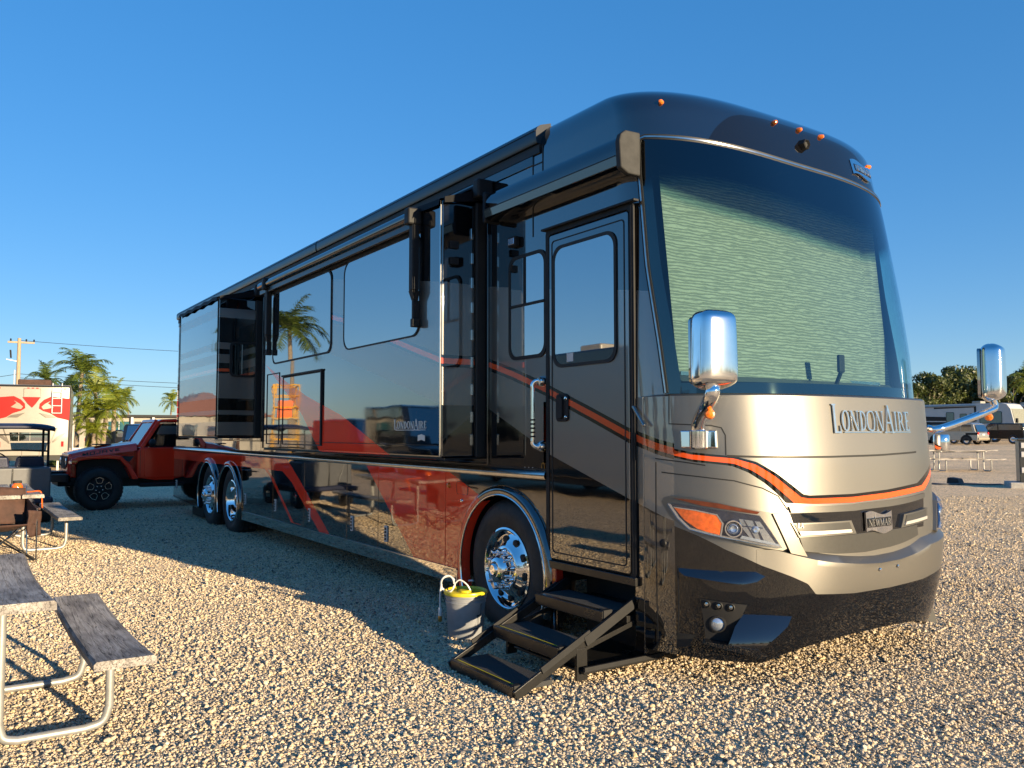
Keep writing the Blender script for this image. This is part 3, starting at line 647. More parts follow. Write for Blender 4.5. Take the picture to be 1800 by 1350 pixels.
# dark border printed on the glass edge
bd = MB()
bd.grid(surf_grid(-70, -63.5, 3, 1.735, zt, 20, True, .004)); bd.grid(surf_grid(62, 70, 3, 1.735, zt, 20, True, .004))
bd.grid(surf_grid(-63.5, 62, 30, lambda t: zt(t)-.06, zt, 3, True, .004)); bd.grid(surf_grid(-63.5, 62, 30, 1.735, 1.80, 2, True, .004))
bd.build('border_print', M['black'], ws, smooth=60)
edge = [(a, zt(R(a))+.0) for a in np.linspace(-66, 66, 40)]
loop = [(-70.5, 1.74)]+[(-70.5, z) for z in np.linspace(1.8, zt(R(-70))-.10, 12)]+[(-70.2, zt(R(-70))-.04), (-69, zt(R(-69))-.012)]+edge+[(69, zt(R(69))-.012), (70.5, zt(R(70))-.06)]+[(70.5, z) for z in np.linspace(zt(R(70))-.12, 1.74, 12)]
loop = [(R(a), z) for a, z in loop]
ribbon(MB(), loop, .016, .016, True, px=False, n=2, h=.02).build('windscreen_seal', M['gap'], RV)
ribbon(MB(), loop, .005, .020, True, px=False, n=2, h=.01).build('windscreen_trim', M['steel'], RV)
# shade, dash and cab behind the glass
def shade():
    rows = []
    for i in range(25):
        z = 1.86+(3.22-1.86)*i/24; row = []
        for j in range(41):
            y = .14+(2.24-.14)*j/40
            row.append((-.285-.115*(z-1.86)+.05*math.sin(math.pi*j/40), y, z))
        rows.append(row)
    return MB().grid(rows).build('shade', M['shade'], ws, smooth=60)
shade()
MB().grid([[(-.30+.05*math.sin(math.pi*j/20)+(.30 if k else 0)*math.sin(math.pi*(j+.6)/21)**.6, .12+2.31*j/20, 1.862-.05*k) for j in range(21)] for k in (0, 1)]).build('dash', M['dash'], RV)
MB().box(-.272, -.26, .14, 2.24, 1.852, 1.876).build('shade_hem', M['steel'], ws)
MB().box(-.62, -.60, .06, 2.49, 1.2, 3.4).build('cab_bulkhead', M['dash'], RV)
MB().grid([[(-.345-.09*(z-1.86)+.03*k/6+.010*math.sin(k*2.2), 2.275+.17*k/6, z) for k in range(7)] for z in np.linspace(1.86, 3.15, 8)]).build('side_shade', M['shade'], ws, smooth=60)
c = onX(1478, 638, -.02); MB().xz([(a+c[0], b+c[2]) for a, b in rrect(-.012, .012, -.065, .055, .008)], c[1]-.03, c[1]+.03).build('dash_camera', M['satin'], ws, bevel=.006)
MB().bar((c[0], c[1], c[2]-.06), (c[0]-.05, c[1], 1.80), .02, .02).build('camera_bracket', M['satin'], ws)

# nose below the windscreen
TN = 84
nose = MB().grid(surf_grid(-TN, TN, 84, zbot, 1.72, 44, False, 0))
nose.grid([[S(R(-TN+2*TN*j/84), zbot(R(-TN+2*TN*j/84)), False, 0) for j in range(85)], [S(R(-TN+2*TN*j/84), zbot(R(-TN+2*TN*j/84))+.02, False, -.12) for j in range(85)]])
nose = nose.build('nose', M['paint'], RV, smooth=45)
shelf = MB().grid([[S(R(-TN+2*TN*j/64), 1.72, False, 0) for j in range(65)], [S(R(-TN+2*TN*j/64), 1.732, False, -.012) for j in range(65)], [S(R(-TN+2*TN*j/64), 1.736, True, -.02) for j in range(65)]])
shelf.build('cowl', M['champ'], RV, smooth=50)
# side of the nose up to the door
for y0, y1 in ((0.0, .03), (2.52, 2.55)):
    MB().box(-.535, -.452, y0, y1, .15, 1.72).build('corner_panel', M['paint'], RV, bevel=.004)
MB().box(-.54, -.36, .03, 2.52, .2, 1.7).build('nose_core', M['gap'], RV, smooth=0)

def seam(pts, name='seam', hw=.0035, off=.0015): return ribbon(MB(), pts, hw, off, False, n=5, h=.004).build(name, M['gap'], nose)
seam([(1278,801.5),(1330,803),(1400,803.5),(1460,803),(1520,801),(1570,798),(1610,794.5)], hw=.006)
seam([(1176,694),(1176,745),(1250,748),(1268,752),(1275,765),(1276,800)])
seam([(1152,806),(1200,812),(1240,818)]); seam([(1163,830),(1230,838),(1290,845),(1340,858),(1368,872),(1384,896)]); seam([(1384,896),(1440,897),(1500,893),(1560,885),(1612,873)])

seam([(1153,812),(1153,900),(1154,980),(1155,1060),(1156,1138)]); seam([(1191,994),(1193,1040),(1193,1090),(1190,1136)])
# raised bumper lip with the ledge under the grille
led = [(1362,966),(1380,971),(1442,985),(1504,990),(1551,987),(1598,971),(1618,956)]
LE = [hp(*q)[:2] for q in led]; LE += [(R(55), LE[-1][1]+.06), (R(76), LE[-1][1]+.08)]
lt_, lz_ = [a for a, _ in LE], [b for _, b in LE]
def zled(th): return float(np.interp(th, lt_, lz_))
def lip_off(th): return .055*sstep(R(-36), R(-8), th)*(1-.4*sstep(R(35), R(75), th))
def lip():
    ths = np.linspace(R(-36), R(82), 70); rows = []
    for i in range(17): rows.append([S(t, zbot(t)-.002+(zled(t)-zbot(t)+.002)*i/16, False, lip_off(t)*sstep(.10, .85, zbot(t)+(zled(t)-zbot(t))*i/16)+.0012) for t in ths])
    rows.append([S(t, zled(t)+.004, False, lip_off(t)-.004) for t in ths])
    rows.append([S(t, zled(t)+.055*sstep(R(-30), R(-14), t)+.004, False, -.02) for t in ths])
    return MB().grid(rows).build('bumper', M['paint'], RV, smooth=38)
lip()
# grille: dark recess, grey lower wall, two plates, flag badge
gr = patch(MB(), [(1389,902),(1440,901),(1500,898),(1560,890),(1610,879),(1622,873),(1622,925),(1577,931),(1500,941),(1405,947)], .004).build('grille', M['black'], RV)
patch(MB(), [(1405,945),(1500,939),(1577,929),(1610,922),(1612,940),(1582,955),(1520,970),(1473,973),(1413,969)], .007).build('grille_panel', M['darkgrey'], gr)
patch(MB(), [(1386,890.5),(1440,890),(1500,886.5),(1560,879),(1622,866),(1622,874),(1560,890),(1500,897.5),(1440,900.5),(1390,901)], .012).build('grille_brow', M['champ'], gr)
for outer, inner, barq in (([(1388,919),(1491,914),(1500,937),(1402,944)], [(1393,921),(1487,917),(1494,935.5),(1404,940.5)], [(1401,933.5),(1489,929),(1491,934.5),(1404,939.5)]),
                           ([(1582,903.5),(1622,892),(1622,913),(1577,927)], [(1586,905),(1619,895.5),(1619,911),(1582,923)], [(1584,916),(1619,906),(1619,911),(1582,921.5)])):
    f = patch(MB(), outer, .026, -.005, cuts=2).build('grille_frame', M['champ'], gr)
    patch(MB(), inner, .029, .02, cuts=2).build('grille_plate', M['darkgrey'], f)
    patch(MB(), barq, .036, .02, cuts=2).build('grille_bar', M['barmetal'], f)
def flag_badge(cx_px, cy_px, w, h, up, off, par, plate=True):
    th0, z0, P = hp(cx_px, cy_px, up)
    ca = abs((S(th0+.02, z0, up)-S(th0-.02, z0, up)).normalized().y)
    f = lambda u, v, d: Sy(float(P[1])+u*ca, z0+v, up, off+d)
    n = 16; top = []; bot = []
    for i in range(n+1):
        u = -w/2+w*i/n; s = .11*h*math.sin(2*math.pi*(i/n)+.5)
        top.append((u, h/2+s)); bot.append((u, -h/2+s))
    fr = MB()
    for i in range(n): fr.hexa([f(*bot[i], 0), f(*bot[i+1], 0), f(*top[i+1], 0), f(*top[i], 0)], [f(*bot[i], .012), f(*bot[i+1], .012), f(*top[i+1], .012), f(*top[i], .012)])
    b = fr.build('badge', M['chrome'], par, smooth=25)
    inner = MB()
    for i in range(n):
        u0, u1 = (-w/2+w*i/n)*.93, (-w/2+w*(i+1)/n)*.93
        inner.hexa([f(u0, -h*.24, .01), f(u1, -h*.24, .01), f(u1, h*.24, .01), f(u0, h*.24, .01)], [f(u0, -h*.24, .014), f(u1, -h*.24, .014), f(u1, h*.24, .014), f(u0, h*.24, .014)])
    inner.build('badge_band', M['black'], b, smooth=25)
    q, wd_ = word('NEWMAR'); s = w*.86/wd_; sy = h*.36
    letter_mesh(MB(), [[(x*s-w*.43, y*sy-h*.18) for x, y in g_] for g_ in q], f, .012, .019).build('lettering', M['letter'], b, smooth=0)
flag_badge(1540, 917, .27, .118, False, .012, gr)
flag_badge(1513, 301, .30, .115, True, .004, RV)
def word_on_nose(text, caps, px0, px1, base_py, h, matn, par, off=.002, dep=.012):
    a = hp(px0, base_py); b = hp(px1, base_py); q, w = word(text, caps)
    # even spacing along the surface: table theta -> arc length
    tt = np.linspace(a[0], b[0], 80); zz = lambda t: a[1]+(b[1]-a[1])*(t-a[0])/(b[0]-a[0])
    p3 = [S(t, zz(t)) for t in tt]; s = np.concatenate([[0], np.cumsum([(p3[i+1]-p3[i]).length for i in range(79)])])
    def f(u, v, d):
        t = float(np.interp(u/w*s[-1], s, tt)); return S(t, zz(t)+v*h, False, off+d)
    return letter_mesh(MB(), q, f, 0, dep).build('lettering', M[matn], par, smooth=0), f, w
o, f, w = word_on_nose('LONDONAIRE', (0, 6), 1463, 1597, 757, .125, 'letter', nose)
letter_mesh(MB(), [[(w*i/24, -.10), (w*(i+1)/24, -.10), (w*(i+1)/24, -.05), (w*i/24, -.05)] for i in range(3, 24) if not 14 <= i <= 15], f, 0, .010).build('lettering', M['letter'], nose, smooth=0)
word_on_nose('LA', (), 1399, 1409, 927, .028, 'whitepaint', gr, .03, .003)

# headlamp
def clear_mat():
    m = bpy.data.materials.new('clear_lamp_cover'); m.use_nodes = True; t = m.node_tree; t.nodes.clear(); L = t.links
    tr = t.nodes.new('ShaderNodeBsdfTransparent'); tr.inputs[0].default_value = (.93,.95,.97,1); gl = t.nodes.new('ShaderNodeBsdfGlossy'); gl.inputs['Roughness'].default_value = .02
    lw = t.nodes.new('ShaderNodeLayerWeight'); pw = t.nodes.new('ShaderNodeMath'); pw.operation = 'POWER'; pw.inputs[1].default_value = 4; L.new(lw.outputs['Facing'], pw.inputs[0])
    fr = t.nodes.new('ShaderNodeMath'); fr.operation = 'MULTIPLY_ADD'; fr.inputs[1].default_value = .8; fr.inputs[2].default_value = .06; fr.use_clamp = True; L.new(pw.outputs[0], fr.inputs[0])
    ms = t.nodes.new('ShaderNodeMixShader'); o = t.nodes.new('ShaderNodeOutputMaterial'); L.new(fr.outputs[0], ms.inputs[0]); L.new(tr.outputs[0], ms.inputs[1]); L.new(gl.outputs[0], ms.inputs[2]); L.new(ms.outputs[0], o.inputs[0]); return m
M['clear'] = clear_mat()
def lamp_side(mir):
    mm = (lambda P: [(-a, z) for a, z in P][::-1]) if mir else (lambda P: P)
    def pt(name, pts, off, m_, par, off0=-.005): return patch(MB(), mm([hp(*q)[:2] for q in pts]), off, off0, px=False).build(name, m_, par, bevel=0)
    bz = pt('headlamp', [(1165,881),(1170,874),(1180,871),(1215,874),(1255,882),(1336,898),(1358,902),(1372,930),(1384,962),(1374,967),(1340,962),(1285,948),(1225,936),(1200,924),(1180,907)], .022, M['champ'], RV)
    pt('lamp_brow', [(1186,875),(1215,877.5),(1262,884),(1334,899),(1330,903),(1285,896),(1234,888)], .027, M['browamber'], bz)
    pt('lamp_housing', [(1178,884),(1195,885),(1234,891),(1285,898),(1333,905),(1352,932),(1371,962),(1340,957),(1300,949),(1255,940),(1214,929),(1195,910)], .029, M['lampback'], bz)
    pt('lamp_edge', [(1178,884),(1195,910),(1214,929),(1255,940),(1300,949),(1340,957),(1371,962),(1371,959),(1340,954),(1300,946),(1255,937),(1216,926),(1198,908),(1183,885)], .034, M['alu'], bz)
    pt('turn_signal', [(1189,891),(1226,897),(1261,905),(1270,919),(1267,939),(1246,934),(1228,928),(1207,913)], .038, M['orange'], bz)
    pt('reflector', [(1298,911),(1334,916),(1347,935),(1361,955),(1338,951),(1318,945),(1306,930)], .033, M['bowl'], bz)
    for q in ([(1322,914),(1325,914.5),(1341,950),(1337,949.5)], [(1306,913),(1308,913),(1327,946),(1324,945.5)], [(1300,922),(1338,926),(1339.5,928),(1301,924)]): pt('reflector_rib', q, .038, M['lampback'], bz)
    a2, z2, P2 = hp(1326, 930); a2 = -a2 if mir else a2; c2_ = S(a2, z2, False, .034); n2 = (S(a2, z2, False, .06)-c2_).normalized()
    MB().lathe([(.0005,.010),(.012,.012),(.022,.004),(.025,-.006)], c2_, n2, 20).build('high_beam', M['lens'], bz)
    pt('signal_edge', [(1186,889.5),(1226,895),(1262,903),(1273,919),(1269,942),(1267,939),(1270,919),(1261,905),(1226,897),(1189,891)], .040, M['chrome'], bz)
    pt('lamp_strip', [(1300,945),(1340,953),(1368,959),(1366,955),(1338,948),(1304,940)], .040, M['lens'], bz)
    a, z, P = hp(1289.5, 928); a = -a if mir else a
    c = S(a, z, False, .036); nr = (S(a, z, False, .06)-c).normalized()
    MB().lathe([(.001,.006),(.022,.012),(.034,.004),(.036,-.01)], c, nr, 24).build('projector', M['lens'], bz)
    MB().lathe([(.042,-.01),(.042,.018),(.049,.018),(.051,-.01)], c, nr, 28).build('projector_ring', M['chrome'], bz)
    for rr, hh in ((.030,.010),(.020,.014)): MB().lathe([(rr-.002,0),(rr-.001,hh),(rr+.001,hh),(rr+.002,0)], c, nr, 24).build('projector_step', M['lampback'], bz)
    pt('lamp_cover', [(1178,884),(1195,885),(1234,891),(1285,898),(1333,905),(1352,932),(1371,962),(1340,957),(1300,949),(1255,940),(1214,929),(1195,910)], .052, M['clear'], bz, .030)
    return bz
lamp_side(False); lamp_side(True)
patch(MB(), [(1356,902),(1376,902),(1415,977),(1387,971)], lambda a, z: .032, -.005).build('grille_pillar', M['champ'], RV)

# lower bumper details, near corner
scoop = [(1191,994),(1193,985),(1200,979),(1212,976.5),(1228,978),(1268,987),(1308,998),(1330,1006),(1345,1013),(1330,1022),(1304,1026),(1266,1021),(1228,1015),(1206,1011),(1195,1004)]
zs = [hp(*q)[1] for q in scoop]
patch(MB(), scoop, lambda a, z: (.034-.075*sstep(min(zs), max(zs), z))*(1-.6*sstep(R(-42), R(-33), a)), -.06, cuts=6, fine=.014).build('bumper_scoop', M['black'], RV, smooth=60)
fp = patch(MB(), [(1232,1052),(1313,1063),(1299,1092),(1282,1128),(1241,1122)], .012).build('fog_panel', M['satin'], RV)
fac = [(1313,1071),(1394,1078),(1380,1098),(1331,1136),(1281,1127),(1292,1098)]; zf = [hp(*q)[1] for q in fac]
patch(MB(), fac, lambda a, z: .085-.110*max(0, (z-min(zf))/(max(zf)-min(zf)))**1.7, -.03, cuts=6, fine=.014).build('bumper_facet', M['black'], RV, smooth=60)
patch(MB(), [(1241,1121),(1282,1127),(1331,1136),(1345,1146),(1336,1149),(1281,1136),(1241,1124)], .090, -.02).build('bumper_blade', M['black'], RV, smooth=30)
for q, r_, mm_ in (((1243,1061), .019, 'steel'), ((1264,1064), .019, 'steel'), ((1285,1067), .019, 'steel'), ((1262,1096), .040, 'lens')):
    a, z, P = hp(*q); c = S(a, z, False, .012); nr = (S(a, z, False, .04)-c).normalized()
    l = MB().lathe([(.0005,.012),(r_*.6,.010),(r_,.0)], c, nr, 20).build('fog_lamp' if r_ > .03 else 'sensor', M[mm_], fp)
    MB().lathe([(r_, -.004),(r_, .012),(r_*1.2, .010),(r_*1.25,-.004)], c, nr, 20).build('lamp_ring', M['satin'] if r_ > .03 else M['gap'], l)
a, z, P = hp(1218,1128); patch(MB(), [(1191,1112),(1222,1116),(1212,1136),(1189,1138)], .002, -.02).build('tow_pocket', M['gap'], RV)
MB().lathe([(.0005,.01),(.02,.008),(.026,0)], S(R(-74), .83, False, .0), (S(R(-74), .83, False, .05)-S(R(-74), .83, False, 0)), 16).build('side_marker', M['satin'], RV)
# far corner of the bumper: mud guard fin
MB().hexa([(-.28,2.50,.10),(-.10,2.50,.10),(-.05,2.50,.40),(-.28,2.50,.46)], [(-.28,2.58,.08),(-.06,2.58,.08),(-.14,2.56,.42),(-.28,2.56,.46)]).build('splash_guard', M['satin'], RV)
for q in ((1534,999),(1564,993)):
    a, z, P = hp(*q); MB().lathe([(.0005,.006),(.009,.004),(.011,0)], S(a, z, False, .054), (S(a, z, False, .1)-S(a, z, False, .05)), 10).build('bolt', M['chrome'], RV)
# roof marker lamps and camera
for q in ((1162,180),(1360,216),(1403,229),(1441,241),(1524,294)):
    a, z, P = hp(*q, True); c = S(a, z, True, .0); nr = S(a, z, True, .05)-c
    MB().lathe([(.0005,.03),(.010,.028),(.016,.015),(.018,-.005)], c, nr, 12).build('marker_light', M['amber'], RV)
a, z, P = hp(1410, 256, True); MB().lathe([(.0005,.03),(.02,.03),(.03,.045),(.036,.04),(.04,-.01)], S(a, z, True, 0), S(a, z, True, .05)-S(a, z, True, 0), 6).build('roof_camera', M['gap'], RV)

# ------------------------------------------------------------------ flank
def arc(cx, cz, r, a0, a1, n=28): return [(cx+r*math.cos(R(a0+(a1-a0)*k/n)), cz+r*math.sin(R(a0+(a1-a0)*k/n))) for k in range(n+1)]
ZB = 1.165                                    # top of the lower panels
AF = (-2.03, .43, .60); AD = (-9.62, .44, .555); AT = (-10.86, .46, .555)
def arch_pts(A, r, zbot):                     # from right foot over the top to left foot
    a = math.degrees(math.asin((zbot-A[1])/r)); return arc(A[0], A[1], r, a, 180-a)
G_ = .004
def lower_panels(y0, y1, far=False):
    def P(name, pts, label=None): return MB().xz(pts, y0, y1).build(name, M['paint'], RV, smooth=0, bevel=.003)
    doors = [-8.98, -7.56, -6.39, -5.09, -4.30, -2.94]
    out = []
    for a, b in zip(doors[:-1], doors[1:]): out.append(P('bay_door', [(a+G_, .357), (b-G_, .357), (b-G_, ZB), (a+G_, ZB)]))
    f = arch_pts(AF, AF[2], .24)
    P('arch_panel', [(-2.94+G_, .357), (f[-1][0], .357)]+[q for q in f[::-1] if q[1] > .36]+[(f[0][0]-.02, .60), (-1.452, .60), (-1.452, ZB), (-2.94+G_, ZB)])
    d = arch_pts(AD, AD[2], .26); t = arch_pts(AT, AT[2], .26)
    # panel with two openings over the rear axles
    P('arch_panel', [(-13.43, .30), (t[-1][0], .22)]+t[::-1]+d[::-1]+[(-8.98-G_, .23), (-8.98-G_, ZB), (-13.43, ZB)])
    return out
bays = lower_panels(0.0, .03)
lower_panels(2.52, 2.55, True)
MB().xz([(-8.97,.230), (-2.73,.230), (-2.73,.353), (-8.97,.353)], -.004, .03).build('skirt_trim', M['skirt'], RV, smooth=0, bevel=.006)
MB().xz([(-8.97,.345), (-2.73,.345), (-2.73,.356), (-8.97,.356)], -.010, .0).build('skirt_bead', M['alu'], RV, smooth=0)
MB().xz([(-13.43,.285), (-11.45,.205), (-11.45,.225), (-13.43,.305)], -.006, .0).build('skirt_bead', M['steel'], RV, smooth=0)
# belt moulding
MB().add(*(lambda prof: ([(x, y, z) for x in (-13.40, -1.455) for y, z in prof], [(i, i+1, len(prof)+i+1, len(prof)+i) for i in range(len(prof)-1)]))([(0,1.158),(-.022,1.163),(-.030,1.180),(-.026,1.205),(-.012,1.222),(0,1.226)])).build('belt_moulding', M['steel'], RV, smooth=50)
MB().xz([(-13.40,1.226),(-1.455,1.226),(-1.455,1.238),(-13.40,1.238)], -.006, 0).build('belt_seal', M['gap'], RV, smooth=0)
# wheel arch flares with bright edge
def flare(A, r0, r1, zb):
    aa = math.degrees(math.asin((zb-A[1])/r0)); n = 40
    rows = []
    for r, y in ((r1, 0.0), (r1-.01, -.030), (r1-.035, -.042), (r0+.012, -.040), (r0, -.030), (r0, .05)):
        rows.append([(A[0]+r*math.cos(R(aa+(180-2*aa)*k/n)), y, A[1]+r*math.sin(R(aa+(180-2*aa)*k/n))) for k in range(n+1)])
    b = MB().grid(rows).build('wheel_arch', M['paint'], RV, smooth=50)
    MB().tube([(A[0]+(r0+.004)*math.cos(R(aa+(180-2*aa)*k/n)), -.036, A[1]+(r0+.004)*math.sin(R(aa+(180-2*aa)*k/n))) for k in range(n+1)], .009, 8).build('arch_trim', M['alu'], b)
flare(AF, .585, .665, .20); flare(AD, .545, .625, .25); flare(AT, .545, .625, .25)
MB().box(-1.455, -1.33, -.02, .05, .30, .585).build('arch_foot', M['red'], RV, bevel=.01)
for A in (AF, AD, AT):                       # wheel well liner
    MB().grid([[(A[0]+.62*math.cos(R(180*k/16)), y, A[1]+.62*math.sin(R(180*k/16))) for k in range(17)] for y in (.03, .46)]).build('wheel_well', M['gap'], RV)
MB().box(-12.35, -11.55, .10, .5, .03, .30).build('mud_flap', M['gap'], RV, bevel=.01)

# wheels
def make_wheel(deep, y_face, x, zc, rt=.53):
    """axis along y, outer side towards -y; y_face = outer sidewall plane"""
    W_ = .29; c = (x, y_face, zc); ax = (0, 1, 0)
    prof = [(.300,.03),(.315,.006),(.345,-.004),(.39,-.016),(.44,-.018),(rt-.035,.002),(rt-.006,.028),(rt,.05),(rt,.075),(rt-.012,.079),(rt-.012,.088),(rt,.092),(rt,.14),(rt-.012,.144),(rt-.012,.153),(rt,.157),(rt,.21),(rt-.012,.214),(rt-.012,.222),(rt,.226),(rt,W_-.03),(rt-.03,W_),(.32,W_)]
    tb_ = MB().lathe(prof, c, ax, 72); tb_.v = [(p[0]+(.10*(p[0]-x) if p[2] < .06 else 0), p[1], max(p[2], -.012)) for p in tb_.v]   # tyre flattened on the ground
    w = tb_.build('wheel', M['rubber'], RV, smooth=35)
    if deep: rp = [(.312,.012),(.314,-.002),(.300,-.006),(.286,.004),(.282,.03),(.272,.06),(.262,.145),(.235,.172),(.190,.178),(.15,.176),(.14,.165),(.10,.165),(.001,.165)]
    else: rp = [(.312,.012),(.314,-.002),(.300,-.008),(.288,.0),(.280,.022),(.262,.040),(.235,.030),(.205,.010),(.175,-.012),(.165,-.020),(.12,-.020),(.001,-.020)]
    MB().lathe(rp, c, ax, 56).build('rim', M['chrome'], w, smooth=50)
    hy = y_face+(.150 if deep else -.020); hb = MB()
    if deep: hb.lathe([(.115,.02),(.11,-.05),(.085,-.09),(.05,-.10),(.001,-.10)], (x, hy, zc), ax, 28)
    else: hb.lathe([(.118,.0),(.112,-.045),(.098,-.075),(.070,-.092),(.056,-.094),(.050,-.105),(.038,-.112),(.034,-.108),(.001,-.108)], (x, hy, zc), ax, 28)
    hb.build('hub_cap', M['chrome'], w, smooth=40)
    for k in range(10):
        a = 2*math.pi*k/10+.15; rr = .142; p = (x+rr*math.cos(a), hy, zc+rr*math.sin(a))
        MB().lathe([(.022,.01),(.022,-.014),(.0165,-.020),(.0150,-.060),(.010,-.074),(.0005,-.077)], p, ax, 10).build('lug_nut', M['chrome'], w, smooth=50)
        a += math.pi/10
        rr = .222 if not deep else .21; yy = y_face+(.018 if not deep else .170)
        MB().lathe([(.0005,-.0085),(.026,-.0085),(.030,-.006),(.031,.01)] if not deep else [(.0005,-.012),(.022,-.012),(.026,.01)], (x+rr*math.cos(a), yy, zc+rr*math.sin(a)), ax, 14).build('hand_hole', M['gap'], w)
make_wheel(False, .02, -2.02, .452); make_wheel(True, .03, -9.60, .462); make_wheel(False, .03, -10.85, .475)
def back_wheel(x, zc):
    w = MB().lathe([(.30,-.03),(.32,0),(.44,.0),(.478,-.03),(.485,-.06),(.485,-.24),(.45,-.28),(.3,-.28)], (x, 2.52, zc), (0,1,0), 40).build('wheel', M['rubber'], RV)
    MB().lathe([(.31,-.01),(.29,-.03),(.2,-.05),(.1,.04),(.001,.04)], (x, 2.52, zc), (0,1,0), 32).build('rim', M['chrome'], w)
for x, z in ((-2.02,.452), (-9.60,.462), (-10.85,.475)): back_wheel(x, z)

# bay latches (bright frame, dark slots), markers
for q in ((431,877),(484,888),(544,905),(619,920),(679,938),(382,852),(310,851)):
    p = onY(*q, -.002); x, z = p[0], p[2]; hw, hh = .030, .078
    l = MB().xz(rrect(x-hw, x+hw, z-hh, z+hh, .008, 3), -.012, 0.0).build('latch', M['whitep'], RV, bevel=.002)
    for k in range(4): MB().box(x-.018, x+.018, -.015, -.010, z-.062+k*.033, z-.040+k*.033).build('latch_slot', M['gap'], l, smooth=0)
p = onY(790, 853, 0); MB().lathe([(.0005,-.022),(.018,-.018),(.026,0)], (p[0], 0, p[2]), (0,1,0), 14).build('side_marker', M['amber'], RV)
p0, p1 = onY(803, 850, 0), onY(823, 866, 0); o_ = rrect(p0[0], p1[0], p1[2]-.02, p0[2]+.02, .02, 4)
MB().ring([(a, -.002, b) for a, b in o_], [(p0[0]+(a-p0[0])*.94+.003, -.002, p1[2]+(b-p1[2])*.96) for a, b in o_], (0,.003,0)).build('filler_door_seam', M['gap'], RV, smooth=0)
p = onY(812, 880, 0); MB().lathe([(.0005,-.012),(.012,-.01),(.016,0)], (p[0], 0, p[2]), (0,1,0), 10).build('lock', M['chrome'], RV)
p = onY(835, 1020, -.03); MB().tube([(p[0]-.06, -.05, p[2]-.01), (p[0], -.05, p[2])], .008, 8).build('wire_peg', M['whitep'], RV)

# ---- slide-outs
SY, S2 = -.40, -.60
def slide(name, x0, x1, y, z0, z1):
    s = MB().box(x0, x1, y, .25, z0, z1).build(name, M['paint'], RV, bevel=.018, seg=3)
    for x in (x0, x1): MB().bar((x+(.006 if x == x0 else -.006), y-.006, z0+.01), (x+(.006 if x == x0 else -.006), y-.006, z1-.01), .012, .010, up=(0,1,0)).build('corner_trim', M['steel'] if x > -3 else M['satin'], s)  # bright only on the sunlit front corner; black elsewhere stands in for shade
    MB().box(x0-.02, x1+.02, y+.02, .0, z0-.012, z0-.001).build('floor_edge', M['satin'], s)
    return s
sm = slide('slide_out', -6.75, -2.31, SY, 1.30, 3.345)
sr = slide('slide_out', -10.40, -8.13, S2, 1.43, 3.335)
# flange round the opening
for (x0, x1, z0, z1) in ((-6.80, -2.26, 1.26, 3.42), (-10.45, -8.08, 1.39, 3.40)):
    MB().ring([(x0-.03,0,z0-.02),(x1+.03,0,z0-.02),(x1+.03,0,z1+.02),(x0-.03,0,z1+.02)], [(x0,0,z0),(x1,0,z0),(x1,0,z1),(x0,0,z1)], (0,-.022,0)).build('slide_flange', M['black'], RV, bevel=.005)
def window(par, x0, x1, z0, z1, y, r, rs=None, fr=.022):
    o_ = rrect(x0, x1, z0, z1, r, 6, rs); cx, cz = (x0+x1)/2, (z0+z1)/2; sx, sz = 1-2*fr/(x1-x0), 1-2*fr/(z1-z0)
    i_ = [(cx+(a-cx)*sx, cz+(b-cz)*sz) for a, b in o_]
    w = MB().ring([(a, y, b) for a, b in o_], [(a, y, b) for a, b in i_], (0,-.010,0)).build('window', M['gap'], par, smooth=0)
    MB().xz(i_, y-.006, y+.001).build('pane', M['glass_dark'], w, smooth=0)
    return w
window(sm, -6.42, -4.58, 2.305, 3.16, SY, .10, fr=.018)
window(sm, -4.26, -2.66, 2.295, 3.16, SY, .13, fr=.012)
# hatch and narrow panel on the slide
for (x0, x1, z0, z1) in ((-6.04,-4.80,1.36,2.135), (-6.62,-6.16,1.36,2.20)):
    MB().ring([(x0,SY,z0),(x1,SY,z0),(x1,SY,z1),(x0,SY,z1)], [(x0+.012,SY,z0+.012),(x1-.012,SY,z0+.012),(x1-.012,SY,z1-.012),(x0+.012,SY,z1-.012)], (0,-.006,0)).build('hatch_frame', M['gap'], sm, smooth=0)
MB().box(-4.830, -4.800, SY-.02, SY-.005, 1.37, 2.15).build('hatch_hinge', M['satin'], sm, bevel=.004)
MB().box(-6.05, -4.79, SY-.022, SY-.005, 2.135, 2.155).build('hatch_rail', M['satin'], sm, bevel=.004)
MB().box(-6.70, -2.36, SY-.004, SY-.001, 1.395, 1.400).build('slide_seam', M['gap'], sm, smooth=0)
# window in the front end of the rear slide, hinges on the front end of the main slide
XE = -8.13
q = [(onX(*p_, XE)[1], onX(*p_, XE)[2]) for p_ in ((404,600),(452,600),(452,664),(404,664))]
yy0, yy1, z0, z1 = q[0][0], q[1][0], q[2][1], q[0][1]
wr = MB().prism([(XE+.001, a, b) for a, b in rrect(yy0, yy1, z0, z1, .07)], (.02,0,0)).build('window', M['gap'], sr)
MB().prism([(XE+.021, a, b) for a, b in rrect(yy0+.03, yy1-.03, z0+.03, z1-.03, .05)], (.004,0,0)).build('pane', M['glass_dark'], wr)
MB().box(XE+.024, XE+.03, (yy0*.55+yy1*.45)-.006, (yy0*.55+yy1*.45)+.006, z0+.04, z1-.04).build('window_bar', M['steel'], wr)
for zz in (3.10, 2.90, 2.70, 2.50, 2.28, 2.06, 1.84, 1.62, 1.44):
    MB().box(-2.31, -2.296, -.135, -.11, zz-.045, zz+.045).build('seal_clip', M['steel'], sm, bevel=.004)
for zz in (2.86, 2.99): MB().box(-2.31, -2.29, -.33, -.25, zz-.03, zz+.03).build('bracket', M['satin'], sm, bevel=.006)
MB().box(-2.31, -2.27, -.10, .02, 1.30, 3.36).build('wiper_seal', M['gap'], sm, bevel=.01)
